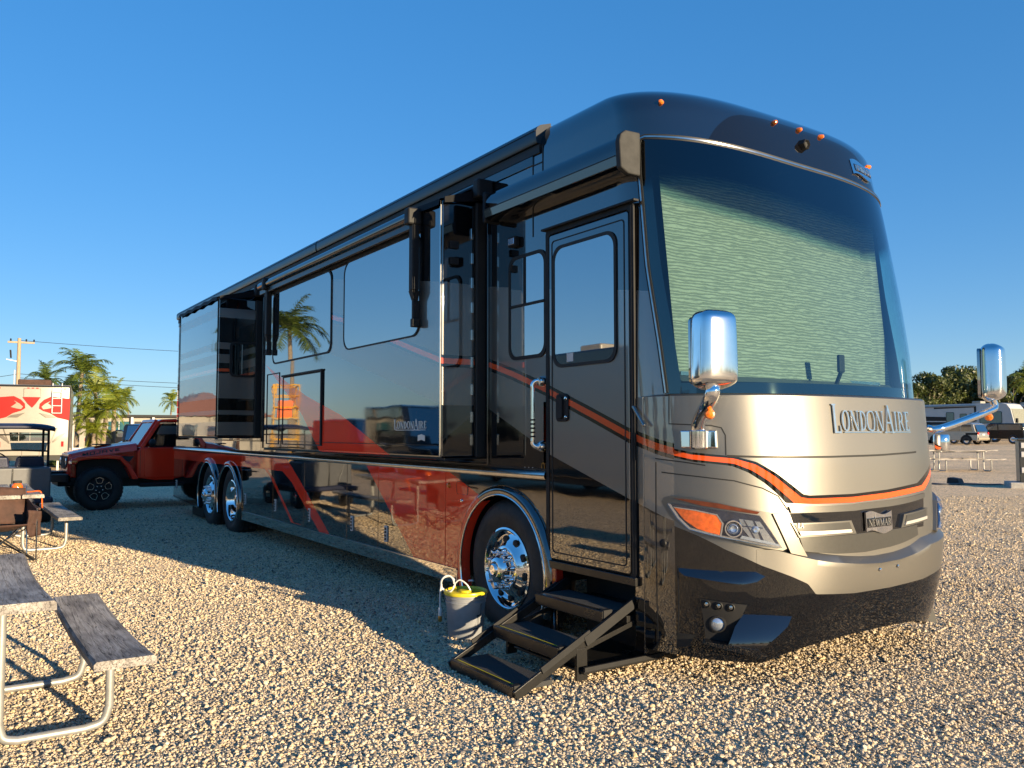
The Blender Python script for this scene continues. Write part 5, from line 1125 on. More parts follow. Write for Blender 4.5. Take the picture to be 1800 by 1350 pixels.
# ------------------------------------------------------------------ red pickup behind the coach
JP = thing('pickup_truck', 'bright red four wheel drive pickup parked behind the motorhome', 'truck', (-15.34, .60, 0), R(-90))
YS = .80                                     # half width of the tub
def jeep():
    rd = M['jeepred']
    # tub with door area: side profile extruded across
    tub = [(1.06,.60),(1.06,1.12),(.98,1.20),(-.95,1.20),(-.95,.56),(.70,.54)]
    MB().prism([(x, -YS, z) for x, z in tub], (0, 2*YS, 0)).build('tub', rd, JP, bevel=.025, seg=3)
    MB().box(-2.55, -1.0, -YS, YS, .62, 1.22).build('bed', rd, JP, bevel=.03)
    MB().box(-2.50, -1.05, -YS+.06, YS-.06, 1.20, 1.235).build('bed_cover', M['satin'], JP, bevel=.01)
    # engine box and hood
    MB().hexa([(2.20,-.42,.62),(2.20,.42,.62),(2.20,.42,1.04),(2.20,-.42,1.04)], [(1.0,-.43,.60),(1.0,.43,.60),(1.0,.43,1.14),(1.0,-.43,1.14)]).build('engine_bay', rd, JP, bevel=.01)
    rows = []
    for i in range(9):
        u = i/8; x = 2.24-1.18*u; hw = .60+.14*u; zc = 1.125+.155*u-.05*(1-u)**4
        rows.append([(x, -hw-.01, zc-.14), (x, -hw, zc-.045), (x, -hw+.05, zc-.005)]+[(x, y, zc+.012*(1-(y/hw)**2)+(.018 if abs(y) < .32 else 0)) for y in np.linspace(-hw+.10, hw-.10, 11)]+[(x, hw-.05, zc-.005), (x, hw, zc-.045), (x, hw+.01, zc-.14)])
    hd_ = MB().grid(rows); hd_.add(rows[0], [tuple(range(len(rows[0])))]); hd_ = hd_.build('hood', rd, JP, smooth=40)
    MB().box(1.45, 1.75, -.22, .22, 1.245, 1.268).build('hood_vent', M['satin'], hd_, bevel=.008)
    MB().box(1.95, 2.02, .60, .635, 1.01, 1.09).build('hood_latch', M['gap'], hd_, bevel=.01)
    # grille with seven slots
    gl = MB().hexa([(2.20,-.62,.66),(2.20,.62,.66),(2.20,.60,1.09),(2.20,-.60,1.09)], [(2.275,-.60,.66),(2.275,.60,.66),(2.25,.57,1.08),(2.25,-.57,1.08)]).build('grille', rd, JP, bevel=.015)
    for k in range(7): MB().box(2.255, 2.285, -.255+k*.085-.024, -.255+k*.085+.024, .78, 1.03).build('grille_slot', M['gap'], gl, bevel=.012)
    for s in (-1, 1):
        hl = MB().lathe([(.0005,.03),(.06,.025),(.085,.01),(.09,-.01)], (2.262, s*.44, .93), (1,0,0), 24).build('headlight', M['lens'], JP)
        MB().lathe([(.088,-.01),(.094,.02),(.105,.02),(.108,-.01)], (2.262, s*.44, .93), (1,0,0), 24).build('headlight_ring', M['satin'], hl)
        # fender flare: flat top, sloping rear, cut for the wheel
        fl_ = [(2.22,.90),(2.24,.99),(2.12,1.045),(1.60,1.075),(1.38,1.045),(1.20,.86),(1.05,.58),(1.16,.58),(1.28,.83),(1.40,.97),(1.58,.99),(1.98,.985),(2.12,.95),(2.15,.88)]
        y0, y1 = (.60, .95) if s > 0 else (-.95, -.60)
        ff = MB().prism([(x, y0, z) for x, z in fl_], (0, y1-y0, 0)).build('fender', rd, JP, bevel=.02, seg=3)
        MB().box(2.13, 2.235, s*.93-.03, s*.93+.03, .925, .965).build('side_light', M['amber'], ff, bevel=.01)
        MB().box(2.215, 2.26, s*.80-.10, s*.80+.10, .90, .96).build('running_light', M['lens'], ff, bevel=.01)
        in_ = [(2.10,.60),(2.10,.94),(1.60,.985),(1.40,.965),(1.28,.84),(1.10,.60)]
        MB().prism([(x, s*.44, z) for x, z in in_], (0, s*.17, 0)).build('wheel_well', M['gap'], JP)
        MB().hexa([(1.12,s*.79,1.03),(1.42,s*.745,1.03),(1.42,s*.745,.98),(1.20,s*.79,.92)], [(1.12,s*.812,1.03),(1.40,s*.770,1.03),(1.40,s*.770,.98),(1.20,s*.812,.92)]).build('vent', M['gap'], JP) if s > 0 else None
        # front door, glass, mirror
        dp = rrect(.0, .93, .60, 1.19, .06, 4); d_ = MB().prism([(x, s*YS, z) for x, z in dp], (0, s*.03, 0)).build('door', rd, JP, bevel=.012)
        MB().box(.10, .24, min(s*.83, s*.865), max(s*.83, s*.865), 1.03, 1.06).build('door_handle', rd, d_, bevel=.01)
        MB().prism([(x, s*(YS-.03), z) for x, z in ((.86,1.20),(.60,1.68),(.02,1.70),(.02,1.20))], (0, s*.02, 0)).build('side_window', M['glass_dark'], JP)
        MB().prism([(x, s*(YS-.03), z) for x, z in ((-.04,1.20),(-.04,1.70),(-.80,1.68),(-.86,1.20))], (0, s*.02, 0)).build('side_window', M['glass_dark'], JP)
        for (a, b) in (((.98,1.19),(.66,1.72)), ((.0,1.19),(.0,1.74)), ((-.88,1.19),(-.84,1.70))):
            MB().bar((a[0], s*(YS-.03), a[1]), (b[0], s*(YS-.05), b[1]), .05, .075, up=(1,0,0)).build('pillar', rd, JP, bevel=.012)
        mr = MB().lathe([(.001,-.04),(.06,-.035),(.085,.0),(.075,.05),(.03,.08),(.001,.085)], (.80, s*.99, 1.29), (1,0,0), 18).build('mirror', M['satin'], JP)
        MB().bar((.80, s*.84, 1.24), (.80, s*.95, 1.26), .04, .04).build('mirror_arm', M['satin'], mr)
        MB().box(-.9, 1.02, min(s*.70, s*.93), max(s*.70, s*.93), .42, .50).build('rock_rail', M['satin'], JP, bevel=.02)
    # windscreen
    wf = MB().ring([(1.00,-.70,1.20),(1.00,.70,1.20),(.66,.66,1.74),(.66,-.66,1.74)], [(.975,-.63,1.245),(.975,.63,1.245),(.70,.60,1.68),(.70,-.60,1.68)], (.05,0,.03)).build('windscreen_frame', rd, JP, bevel=.01)
    MB().prism([(1.005,-.64,1.24),(1.005,.64,1.24),(.735,.61,1.685),(.735,-.61,1.685)], (.008,0,.005)).build('glass', M['glass_dark'], wf)
    MB().box(1.02, 1.10, -.62, .62, 1.205, 1.235).build('cowl', M['satin'], JP, bevel=.01)
    for y in (-.25, .22): MB().tube([(1.06, y, 1.245), (1.0, y+.42, 1.265)], .008, 6).build('wiper', M['satin'], JP)
    MB().prism([(x, -.74, z) for x, z in ((.70,1.715),(.60,1.765),(.0,1.795),(-.80,1.78),(-.90,1.70))], (0, 1.48, 0)).build('roof', rd, JP, bevel=.03, seg=3)
    # bumper and underside
    bp_ = MB().prism([(2.30,-.86,.55),(2.48,-.62,.55),(2.58,-.42,.55),(2.58,.42,.55),(2.48,.62,.55),(2.30,.86,.55),(2.26,.86,.55),(2.26,-.86,.55)], (0,0,.15)).build('bumper', M['satin'], JP, bevel=.03, seg=3)
    MB().box(2.28, 2.56, -.30, .30, .70, .74).build('winch_plate', M['satin'], bp_, bevel=.01)
    for s in (-1, 1): MB().tube(bez([(2.56, s*.36, .66), (2.66, s*.36, .64), (2.66, s*.30, .64), (2.56, s*.30, .66)], 5), .014, 8).build('tow_hook', M['satin'], bp_)
    MB().box(2.10, 2.42, -.55, .55, .46, .55).build('skid_plate', M['satin'], JP, bevel=.02)
    MB().box(-2.4, 2.2, -.45, .45, .42, .62).build('frame', M['gap'], JP, bevel=.02)
    for x in (1.74, -1.75):
        MB().tube([(x, -.75, .42), (x, .75, .42)], .05, 10).build('axle', M['gap'], JP)
        for s in (-1, 1):
            rt = .415; c = (x, s*.93, rt-.005); ax = (0, -s, 0)
            pr = [(.235,.02),(.25,.0),(.33,-.008),(.375,.006),(rt-.012,.03),(rt,.05),(rt,.21),(rt-.02,.245),(.25,.26)]
            w = MB().lathe(pr, c, ax, 44).build('wheel', M['rubber'], JP)
            if s > 0:
                tr_ = MB()
                for k in range(36):
                    a = 2*math.pi*k/36
                    for yo, da_ in ((.045,0),(.10,.08),(.16,0),(.215,.08)):
                        cc = Vector(c)+Vector(ax)*yo+Vector((math.cos(a+da_), 0, math.sin(a+da_)))*(rt+.004); tr_.bar(cc-Vector(ax)*.02, cc+Vector(ax)*.02, .045, .016, up=(math.cos(a+da_), 0, math.sin(a+da_)))
                tr_.build('tread_block', M['rubber'], w, smooth=0)
            rm = MB().lathe([(.240,.015),(.242,.0),(.225,.004),(.215,.04),(.12,.05),(.07,.03),(.001,.03)], c, ax, 40).build('rim', M['satin'], w)
            for k in range(5):
                a = 2*math.pi*k/5+.3; ring_o = []; ring_i = []
                for (rr, dd) in ((.105,-.20),(.130,-.40),(.215,-.34),(.226,0),(.215,.34),(.130,.40),(.105,.20)):
                    ring_o.append(Vector(c)+Vector((math.cos(a+dd)*rr, 0, math.sin(a+dd)*rr))+Vector(ax)*.012)
                m0 = sum(ring_o, Vector())/len(ring_o); ring_i = [m0+(p-m0)*.84 for p in ring_o]
                MB().ring(ring_o, ring_i, Vector(ax)*-.012).build('spoke_edge', M['alu'], rm, smooth=0)
                MB().lathe([(.0005,-.012),(.010,-.01),(.012,.02)], Vector(c)+Vector((math.cos(a+.6)*.062, 0, math.sin(a+.6)*.062))+Vector(ax)*.02, ax, 8).build('lug_nut', M['alu'], rm)
    q, w = word('MOJAVE', gf=block_glyph, gap=.12)
    def fl2(u, v, d):                           # left flank of the hood; letters read from the front backwards
        x = 2.02-u/w*.66; k = (2.24-x)/1.18; hw = .60+.14*k; zc = 1.125+.155*k-.05*(1-k)**4
        return Vector((x, hw+.006+d+.01*(1-v), zc-.100+v*.056))
    letter_mesh(MB(), q, fl2, 0, .003).build('lettering', M['gap'], JP, smooth=0)
    MB().box(1.00, 1.006, YS-.001, YS+.002, .62, 1.16).build('panel_seam', M['gap'], JP, smooth=0)
jeep()

# ------------------------------------------------------------------ golf cart
GC = thing('golf_cart', 'grey golf cart with navy roof and seat in front of the red pickup', 'golf cart', (-13.45, -2.66, 0), R(178))
MB().box(-.52, .40, -.52, .52, .30, .46).build('floor_pan', M['satin'], GC, bevel=.03)
MB().hexa([(-.95,-.55,.40),(-.30,-.55,.40),(-.30,.55,.40),(-.95,.55,.40)], [(-1.0,-.55,.92),(-.30,-.55,.92),(-.30,.55,.92),(-1.0,.55,.92)]).build('cargo_box', M['greyp'], GC, bevel=.03)
MB().box(-1.012, -1.002, -.01, .01, .44, .90).build('box_rib', M['gap'], GC)
MB().bar((-1.02,.22,.50), (-1.02,.36,.86), .012, .012).build('strap', M['galv'], GC)
for y in (-.26, .26): MB().hexa([(-.30,y-.24,.70),(.18,y-.24,.70),(.18,y+.24,.70),(-.30,y+.24,.70)], [(-.28,y-.23,.80),(.16,y-.23,.80),(.16,y+.23,.80),(-.28,y+.23,.80)]).build('seat', M['navy'], GC, bevel=.04, seg=3)
for y in (-.26, .26): MB().hexa([(-.36,y-.24,.80),(-.22,y-.24,.80),(-.22,y+.24,.80),(-.36,y+.24,.80)], [(-.40,y-.20,1.09),(-.32,y-.20,1.09),(-.32,y+.20,1.09),(-.40,y+.20,1.09)]).build('seat_back', M['navy'], GC, bevel=.04, seg=3)
rows = []
for i in range(9):
    u = i/8*2-1; rows.append([(u*.95, v*.60, 1.655-.05*abs(v)**4-.05*abs(u)**6) for v in np.linspace(-1, 1, 13)])
rf = MB().grid(rows).build('roof', M['navy'], GC, smooth=50); rf.modifiers.new('thick', 'SOLIDIFY').thickness = .045
for x, y in ((-.55,-.52),(-.55,.52),(.72,-.50),(.72,.50)): MB().tube([(x*1.05, y, .45), (x, y, 1.62)], .020, 8).build('post', M['satin'], GC)
MB().tube(bez([(-.56,-.52,1.18),(-.56,.0,1.20),(-.56,.52,1.18)], 5), .014, 8).build('rail', M['satin'], GC)
MB().tube([(-.55,-.52,1.46),(-.55,.52,1.46)], .012, 8).build('rail', M['satin'], GC)
MB().hexa([(.35,-.52,.35),(1.12,-.42,.38),(1.12,.42,.38),(.35,.52,.35)], [(.62,-.50,.86),(.98,-.38,.72),(.98,.38,.72),(.62,.50,.86)]).build('front_cowl', M['greyp'], GC, bevel=.05, seg=3)
MB().tube([(.55,.25,.80),(.30,.25,1.02)], .02, 8).build('steering_column', M['satin'], GC)
MB().tube([(.30+.0*math.cos(t)+.09*math.cos(t), .25+.17*math.sin(t), 1.02+.12*math.cos(t)) for t in np.linspace(0, 6.28, 20)[:-1]], .012, 8, closed=True).build('steering_wheel', M['satin'], GC)
MB().box(-1.16, -.98, -.58, .58, .34, .44).build('rear_bumper', M['navy'], GC, bevel=.03)
for x in (-.72, .82):
    for s in (-1, 1):
        w = MB().lathe([(.11,.02),(.13,0),(.20,.0),(.225,.03),(.228,.14),(.2,.17),(.12,.17)], (x, s*.58, .225), (0,-s,0), 28).build('wheel', M['rubber'], GC)
        MB().lathe([(.13,.02),(.10,.03),(.05,.0),(.001,.0)], (x, s*.58, .225), (0,-s,0), 20).build('rim', M['alu'], w)

# ------------------------------------------------------------------ travel trailer behind the cart (rear wall with red swirls)
tx, ty = atdepth(57, 32.0)
TT = thing('travel_trailer', 'white travel trailer with red swirl graphics and a ladder on its rear wall', 'trailer', (tx, ty, 0), math.atan2(CAM[1]-ty, CAM[0]-tx)+R(-3))
HW = 1.27
def tt_front(y, z, d=0.0):                    # rear wall, gently bowed
    return Vector((.10*(1-(y/HW)**2)-.03*max(0, z-2.3)**2-.10*max(0, 1.2-z)+d, y, z))
rows = [[tt_front(y, z) for y in np.linspace(-HW, HW, 17)] for z in np.linspace(.62, 3.25, 15)]
rows.append([(-.25, y, 3.34) for y in np.linspace(-HW, HW, 17)])
b = MB().grid(rows)
for s in (0, -1): b.add([r_[s] for r_ in rows]+[(-8, (-HW if s == 0 else HW), 3.34), (-8, (-HW if s == 0 else HW), .62)], [tuple(range(len(rows)+2))])
b.add([(-.25,-HW,3.34),(-.25,HW,3.34),(-8,HW,3.34),(-8,-HW,3.34)], [(0,1,2,3)]); b.build('body', M['white'], TT, smooth=40)
def tpatch(poly, m_, name, d=.03, n=3):
    bm = bmesh.new(); bm.faces.new([bm.verts.new((y, z, 0)) for y, z in poly]); bmesh.ops.triangulate(bm, faces=bm.faces[:])
    for _ in range(n): bmesh.ops.subdivide_edges(bm, edges=[e for e in bm.edges if e.calc_length() > .18], cuts=1)
    bmesh.ops.triangulate(bm, faces=bm.faces[:]); bm.verts.index_update()
    mb = MB().add([tt_front(v.co.x, v.co.y, d) for v in bm.verts], [tuple(v.index for v in f.verts) for f in bm.faces]); bm.free()
    return mb.build(name, m_, TT)
tr_red = mat('trailer_red_graphic', (.30,.016,.014), .6, spec=.15, var=.08, vscale=3)
tr_cr = mat('trailer_cream_graphic', (.27,.235,.18), .3, var=.08, vscale=3)
tr_gr = mat('trailer_grey_graphic', (.13,.11,.09), .35, var=.1, vscale=3)
def tz(py): return 1.5+(760-py)*32/FPX
def tyy(px): return (px-57)*32/FPX
def tp(L_): return [(tyy(x), tz(y)) for x, y in L_]
def CR(crop): return [(x*160/1800, 660+y*120/1350) for x, y in crop]
for s in (1, -1):
    mir = (lambda L_: L_) if s == 1 else (lambda L_: [(114-x, y) for x, y in L_][::-1])
    red_p = CR([(1300,450),(960,415),(840,480),(770,560),(760,650),(830,700),(960,745),(1080,830),(1290,885)])
    tpatch(tp(mir(red_p)), tr_red, 'graphic')
    tpatch(tp(mir(CR([(960,500),(860,560),(800,620),(830,670),(900,660),(1010,630),(900,630),(880,600),(910,550)]))), tr_cr, 'graphic', .045)
    tpatch(tp(mir(CR([(760,740),(1000,790),(1060,830),(880,830)]))), tr_gr, 'graphic', .045)
    tpatch(tp(mir(CR([(1260,1110),(1150,1230),(1020,1330),(1010,1300),(1100,1200)]))), tr_gr, 'graphic', .045)
tpatch(tp(CR([(470,430),(780,430),(700,560),(640,640),(560,560)])), tr_red, 'graphic', .036)
MB().ring([tt_front(*q, .012) for q in tp(CR([(480,1600),(790,1600),(785,260),(485,260)]))], [tt_front(*q, .012) for q in tp(CR([(490,1600),(780,1600),(775,268),(495,268)]))], (.01,0,0)).build('panel_frame', tr_gr, TT, smooth=0)
MB().ring([tt_front(*q, .014) for q in tp(CR([(150,1040),(1090,1040),(985,1340),(250,1340)]))], [tt_front(*q, .014) for q in tp(CR([(175,1060),(1060,1060),(965,1330),(270,1330)]))], (.01,0,0)).build('graphic', tr_gr, TT, smooth=0)
MB().tube([tt_front(y, 3.25, .0)+Vector((0,0,.02)) for y in np.linspace(-HW, HW, 15)], .035, 8).build('roof_edge', M['gap'], TT)
for s in (-1, 1): MB().tube([tt_front(s*(HW-.01), z, .0) for z in np.linspace(.65, 3.25, 10)], .03, 8).build('corner_moulding', M['endcap'], TT)
for yy in (-1.1,-.15,0,.15,1.1): MB().box(.0, .09, yy-.04, yy+.04, 3.17, 3.21).build('marker_light', M['redlens'], TT)
rwin = MB().prism([tt_front(*q, .01) for q in tp([(24,760),(84,760),(82,775),(26,775)])], (.02,0,0)).build('window', M['glass_dark'], TT)
for x in (38, 55): MB().bar(tt_front(tyy(x), tz(775), .035), tt_front(tyy(x), tz(760), .035), .02, .02).build('window_bar', M['white'], rwin)
rw2 = MB().prism([tt_front(*q, .01) for q in tp([(26,778),(82,778),(80,792),(28,792)])], (.02,0,0)).build('window', M['glass_dark'], TT)
lad = MB()
for x in (87.5, 102): lad.tube([tt_front(tyy(x), tz(726), .10), tt_front(tyy(x), tz(690), .10), (-.05, tyy(x), tz(673)), (-.25, tyy(x), tz(674))], .02, 8)
for y in (726, 713, 700, 689): lad.tube([tt_front(tyy(87), tz(y), .10), tt_front(tyy(102.5), tz(y), .10)], .018, 8)
lad.build('ladder', M['whitep'], TT)
MB().box(-1.6, -.5, tyy(32), tyy(84), 3.34, 3.56).build('roof_unit', M['brown'], TT, bevel=.04)
for s in (-1, 1): MB().prism([tt_front(s*1.05+a, 1.05+b_, .01) for a, b_ in ((-.04,-.1),(.04,-.1),(.04,.1),(-.04,.1))], (.02,0,0)).build('tail_light', M['redlens'], TT)
MB().box(-7.9, -.1, -1.1, 1.1, .42, .63).build('chassis', M['gap'], TT)
for x in (-3.2, -4.2):
    for s in (-1, 1): MB().lathe([(.2,.02),(.22,0),(.36,.0),(.385,.03),(.385,.2),(.2,.22)], (x, s*1.22, .385), (0,-s,0), 24).build('wheel', M['rubber'], TT)
MB().box(-.05, .35, -.06, .06, .42, .50).build('hitch', M['gap'], TT)
for s in (-1, 1): MB().box(-.35, -.25, s*.9-.04, s*.9+.04, 0, .45).build('jack', M['galv'], TT)

# ------------------------------------------------------------------ vegetation
def palm_mesh(h, crown, nf, seed, lean, m_, trunk_r=.13, droop=1.0, nleaf=26):
    r = random.Random(seed)
    path = [(lean*(k/8)**2, lean*.3*(k/8)**1.6, h*k/8) for k in range(9)]; tb = MB(); fine = bez(path, 5)
    tb.tube(fine, [trunk_r*(1.35 if i < 2 else 1)*(1-.35*i/len(fine))*(1+.06*(i % 2)) for i in range(len(fine))], 9)
    top = Vector(path[-1]); cr = MB()
    for k in range(nf):
        az = 2*math.pi*(k*.381966)+r.uniform(-.2, .2); el = R(r.uniform(-25, 75)) if k > nf*.25 else R(r.uniform(50, 85)); Lf = crown*r.uniform(.8, 1.1)
        P = []; d = Vector((math.cos(az)*math.cos(el), math.sin(az)*math.cos(el), math.sin(el))); p = top.copy(); n = 10
        for i in range(n+1):
            P.append(p.copy()); p = p+d*Lf/n; d = (d+Vector((0,0,-1))*.13*droop*(1+i*.15)).normalized()
        cr.tube(P, [.022*(1-.85*i/n)*crown/1.6 for i in range(n+1)], 4, caps=False)
        for j in range(nleaf):
            u = .12+.88*j/nleaf; i = min(n-1, int(u*n)); q = P[i].lerp(P[i+1], u*n-i); t = (P[i+1]-P[i]).normalized()
            sd = t.cross(Vector((0,0,1)));
            if sd.length < .05: sd = Vector((1,0,0))
            sd.normalize(); upv = sd.cross(t)
            ll = crown*.30*math.sin(math.pi*(.12+.80*u))**.7*r.uniform(.85, 1.1)
            for s in (-1, 1):
                dr_ = (sd*s*.82+t*.50-Vector((0,0,1))*r.uniform(.05, .55)*droop+upv*.15).normalized(); wv = t*crown*.013+upv*.004
                mid = q+dr_*ll*.55-Vector((0,0,1))*ll*.03; tip = q+dr_*ll-Vector((0,0,1))*ll*.16*droop
                cr.add([q-wv, q+wv, mid+wv*.8, tip, mid-wv*.8], [(0,1,2,4),(4,2,3)])
    return tb, cr
def palm(label, px, depth, crown_py, crown, nf, seed, lean, m_='palm', rz=0.0, r=.13, group='palm trees beyond the parked vehicles', xy=None, h=None, name='palm_tree'):
    x, y = xy if xy else atdepth(px, depth)
    g0 = ground_h(x, y); h = h or 1.5+(760-crown_py)*depth/FPX-g0
    t = thing(name, label, 'palm', (x, y, g0), rz, group); tb, cr = palm_mesh(h, crown, nf, seed, lean, m_, r)
    tb.build('trunk', M['bark'], t, smooth=50); cr.build('crown', M[m_], t, smooth=0, recalc=False)
    return t
palm('tall coconut palm, highest crown behind the white trailer', 136, 44, 655, 1.75, 26, 3, .25, 'palm', R(20))
palm('short palm with its crown just over the trailer roof', 78, 52, 668, 1.35, 22, 4, .1, 'palm')
palm('slim palm beside the trailer corner with drooping crown', 118, 46, 690, 1.25, 20, 5, .2, 'palm')
palm('bright green palm of the clump, its trunk leaning towards the red pickup', 175, 41, 690, 1.35, 26, 6, -.2, 'palmy', R(70))
palm('full bright palm of the clump with low hanging fronds', 182, 40, 722, 1.30, 28, 7, .25, 'palmy', R(10))
palm('low bright palm of the clump nearest the white frame', 160, 40, 735, 1.15, 26, 8, -.35, 'palmy')
palm('small bright palm of the clump under the wires', 200, 42, 700, 1.2, 22, 9, .15, 'palmy', R(140))
palm('young palm at the foot of the bright clump', 166, 39.5, 762, .95, 22, 10, .05, 'palmy')
palm('single slender palm standing alone in the distance behind the truck hood', 231, 92, 700, 1.7, 22, 11, .8, 'palmy', R(200), .12)
palm('distant slender palm close to the rear edge of the motorhome', 299, 95, 706, 1.7, 22, 12, .2, 'palmy', R(40), .12)

def tree_mesh(h, rad, nleaf, seed, lf=.11, nclump=26, sq=.8):
    r = random.Random(seed); tb = MB(); cl = []
    tb.tube(bez([(0,0,-.05),(r.uniform(-.1,.1),r.uniform(-.1,.1),h*.25),(r.uniform(-.2,.2),r.uniform(-.2,.2),h*.55)], 5), [.16*(1-.06*i) for i in range(11)], 8)
    for k in range(nclump):
        a = r.uniform(0, 6.28); rr = rad*math.sqrt(r.random())*.9; z = h*(r.uniform(.18, .98)); f = math.sqrt(max(.06, 1-((z/h-.5)/.55)**2)); c = Vector((math.cos(a)*rr*f, math.sin(a)*rr*f, z))
        cl.append((c, r.uniform(.22, .42)*rad))
        tb.tube([(0,0,h*r.uniform(.2,.5)), tuple(c*.55+Vector((0,0,h*.2))), tuple(c)], [.06,.035,.012], 5, caps=False)
    rg = np.random.default_rng(seed); V = []; F = []; per = nleaf//nclump
    for c, s in cl:
        d = rg.normal(0, 1, (per, 3)); d /= np.linalg.norm(d, axis=1)[:, None]; p = np.array(c)+d*(s*rg.uniform(.35, 1.05, per)**.6)[:, None]*np.array([1,1,sq])
        a = rg.normal(0, 1, (per, 3)); a /= np.linalg.norm(a, axis=1)[:, None]; b = np.cross(d, a); b /= (np.linalg.norm(b, axis=1)+1e-6)[:, None]; sz = lf*rg.uniform(.6, 1.3, per)[:, None]
        a = a*sz; b = b*sz*.55; o = len(V)
        for k in range(per):
            V += [p[k]-a[k], p[k]+b[k], p[k]+a[k], p[k]-b[k]]; F.append((o+4*k, o+4*k+1, o+4*k+2, o+4*k+3))
    return tb, MB().add(V, F)
protos = []
for k, (h, rad, n_, m_) in enumerate(((7.4, 3.2, 9000, 'leaf'), (6.4, 3.6, 9000, 'leafd'), (8.2, 2.8, 8000, 'leaf'))):
    tb, cr = tree_mesh(h, rad, n_, 30+k, .17); t = thing('tree', 'x', 'tree', (0,0,0), 0, 'trees beyond the parked coaches')
    tb.build('trunk', M['bark'], t, smooth=50); cr.build('crown', M[m_], t, smooth=0, recalc=False); protos.append(t)
used = set()
def put_tree(k, x, y, s, rz, label, group):
    if k in used: t = copy_tree(protos[k])
    else: t = protos[k]; used.add(k)
    t.location = (x, y, ground_h(x, y)); t.scale = (s, s, s*random.uniform(.9, 1.1)); t.rotation_euler = (0, 0, rz); t['label'] = label; t['group'] = group
    return t
TL = 'dense green tree in the row behind the parked coaches on the mirror arm side'
for i, px in enumerate((1560,1580,1597,1612,1626,1640,1655,1668,1683,1697,1710,1722,1736,1750,1764,1778,1792,1806,1822,1840)):
    x, y = atdepth(px+random.uniform(-6, 6), 100+random.uniform(-6, 8)); put_tree(i % 3, x, y, random.uniform(.82, 1.0) if px != 1697 else 1.08, random.uniform(0, 6), TL, 'trees beyond the parked coaches')
x, y = atdepth(1808, 70); palm('pale green palm at the end of the tree row near the utility pedestal', 0, 0, 0, 2.0, 22, 21, .2, 'palmy', 0, .14, xy=(x, y), h=5.2)

# ------------------------------------------------------------------ utility pole and wires
ux, uy = atdepth(30, 62); PZ = 1.5+(760-594)*62/FPX
up_ = thing('utility_pole', 'wooden utility pole with crossarm rising behind the white trailer', 'pole', (ux, uy, 0), math.atan2(uy-CAM[1], ux-CAM[0]))
MB().tube([(0,0,0),(0,0,PZ*.5),(0,0,PZ)], [.17,.15,.12], 12).build('post', M['pole'], up_)
MB().box(-.06, .06, -1.0, .75, PZ-.38, PZ-.24).build('crossarm', M['pole'], up_, bevel=.01)
for y in (-.95,-.45,.55): MB().lathe([(.03,0),(.07,.05),(.04,.10),(.07,.14),(.02,.20),(.001,.20)], (0, y, PZ-.24), (0,0,1), 10).build('insulator', M['satin'], up_)
MB().tube([(0,.24,0),(0,.24,PZ*.72)], .045, 8).build('conduit', M['whitep'], up_)
MB().tube([(0,.55,PZ-.9),(0,.5,PZ-1.5)], .06, 8).build('fuse', M['satin'], up_); MB().bar((0,.0,PZ-1.75), (0,.8,PZ-1.6), .05, .05).build('bracket', M['galv'], up_)
def wire(p, q, sag, label):
    P = []
    for k in range(25):
        t = k/24; v = Vector(p).lerp(Vector(q), t); P.append((v.x, v.y, v.z-4*sag*t*(1-t)))
    tag(MB().tube(P, .018, 5).build('overhead_wire', M['gap']), label, 'wire', 'overhead wires')
def wpt(px, py, d):
    x, y = atdepth(px, d); return (x, y, 1.5+(760-py)*d/FPX)
wire(wpt(32, 598, 62), wpt(420, 622, 75), .1, 'thin upper overhead wire running from the crossarm of the utility pole')
wire(wpt(31, 657, 62), wpt(420, 677, 72), .12, 'higher of the two thick overhead wires leaving the middle of the pole')
wire(wpt(31, 664, 62), wpt(420, 686, 72), .1, 'lower of the two thick overhead wires leaving the middle of the pole')
wire(wpt(31, 657, 62), wpt(-300, 664, 60), .5, 'overhead wire leaving the pole away from the motorhome')
wire(wpt(190, 731, 120), wpt(420, 727, 120), .2, 'higher of the faint distant wires over the far buildings'); wire(wpt(190, 735, 120), wpt(420, 731, 120), .2, 'lower of the faint distant wires over the far buildings')

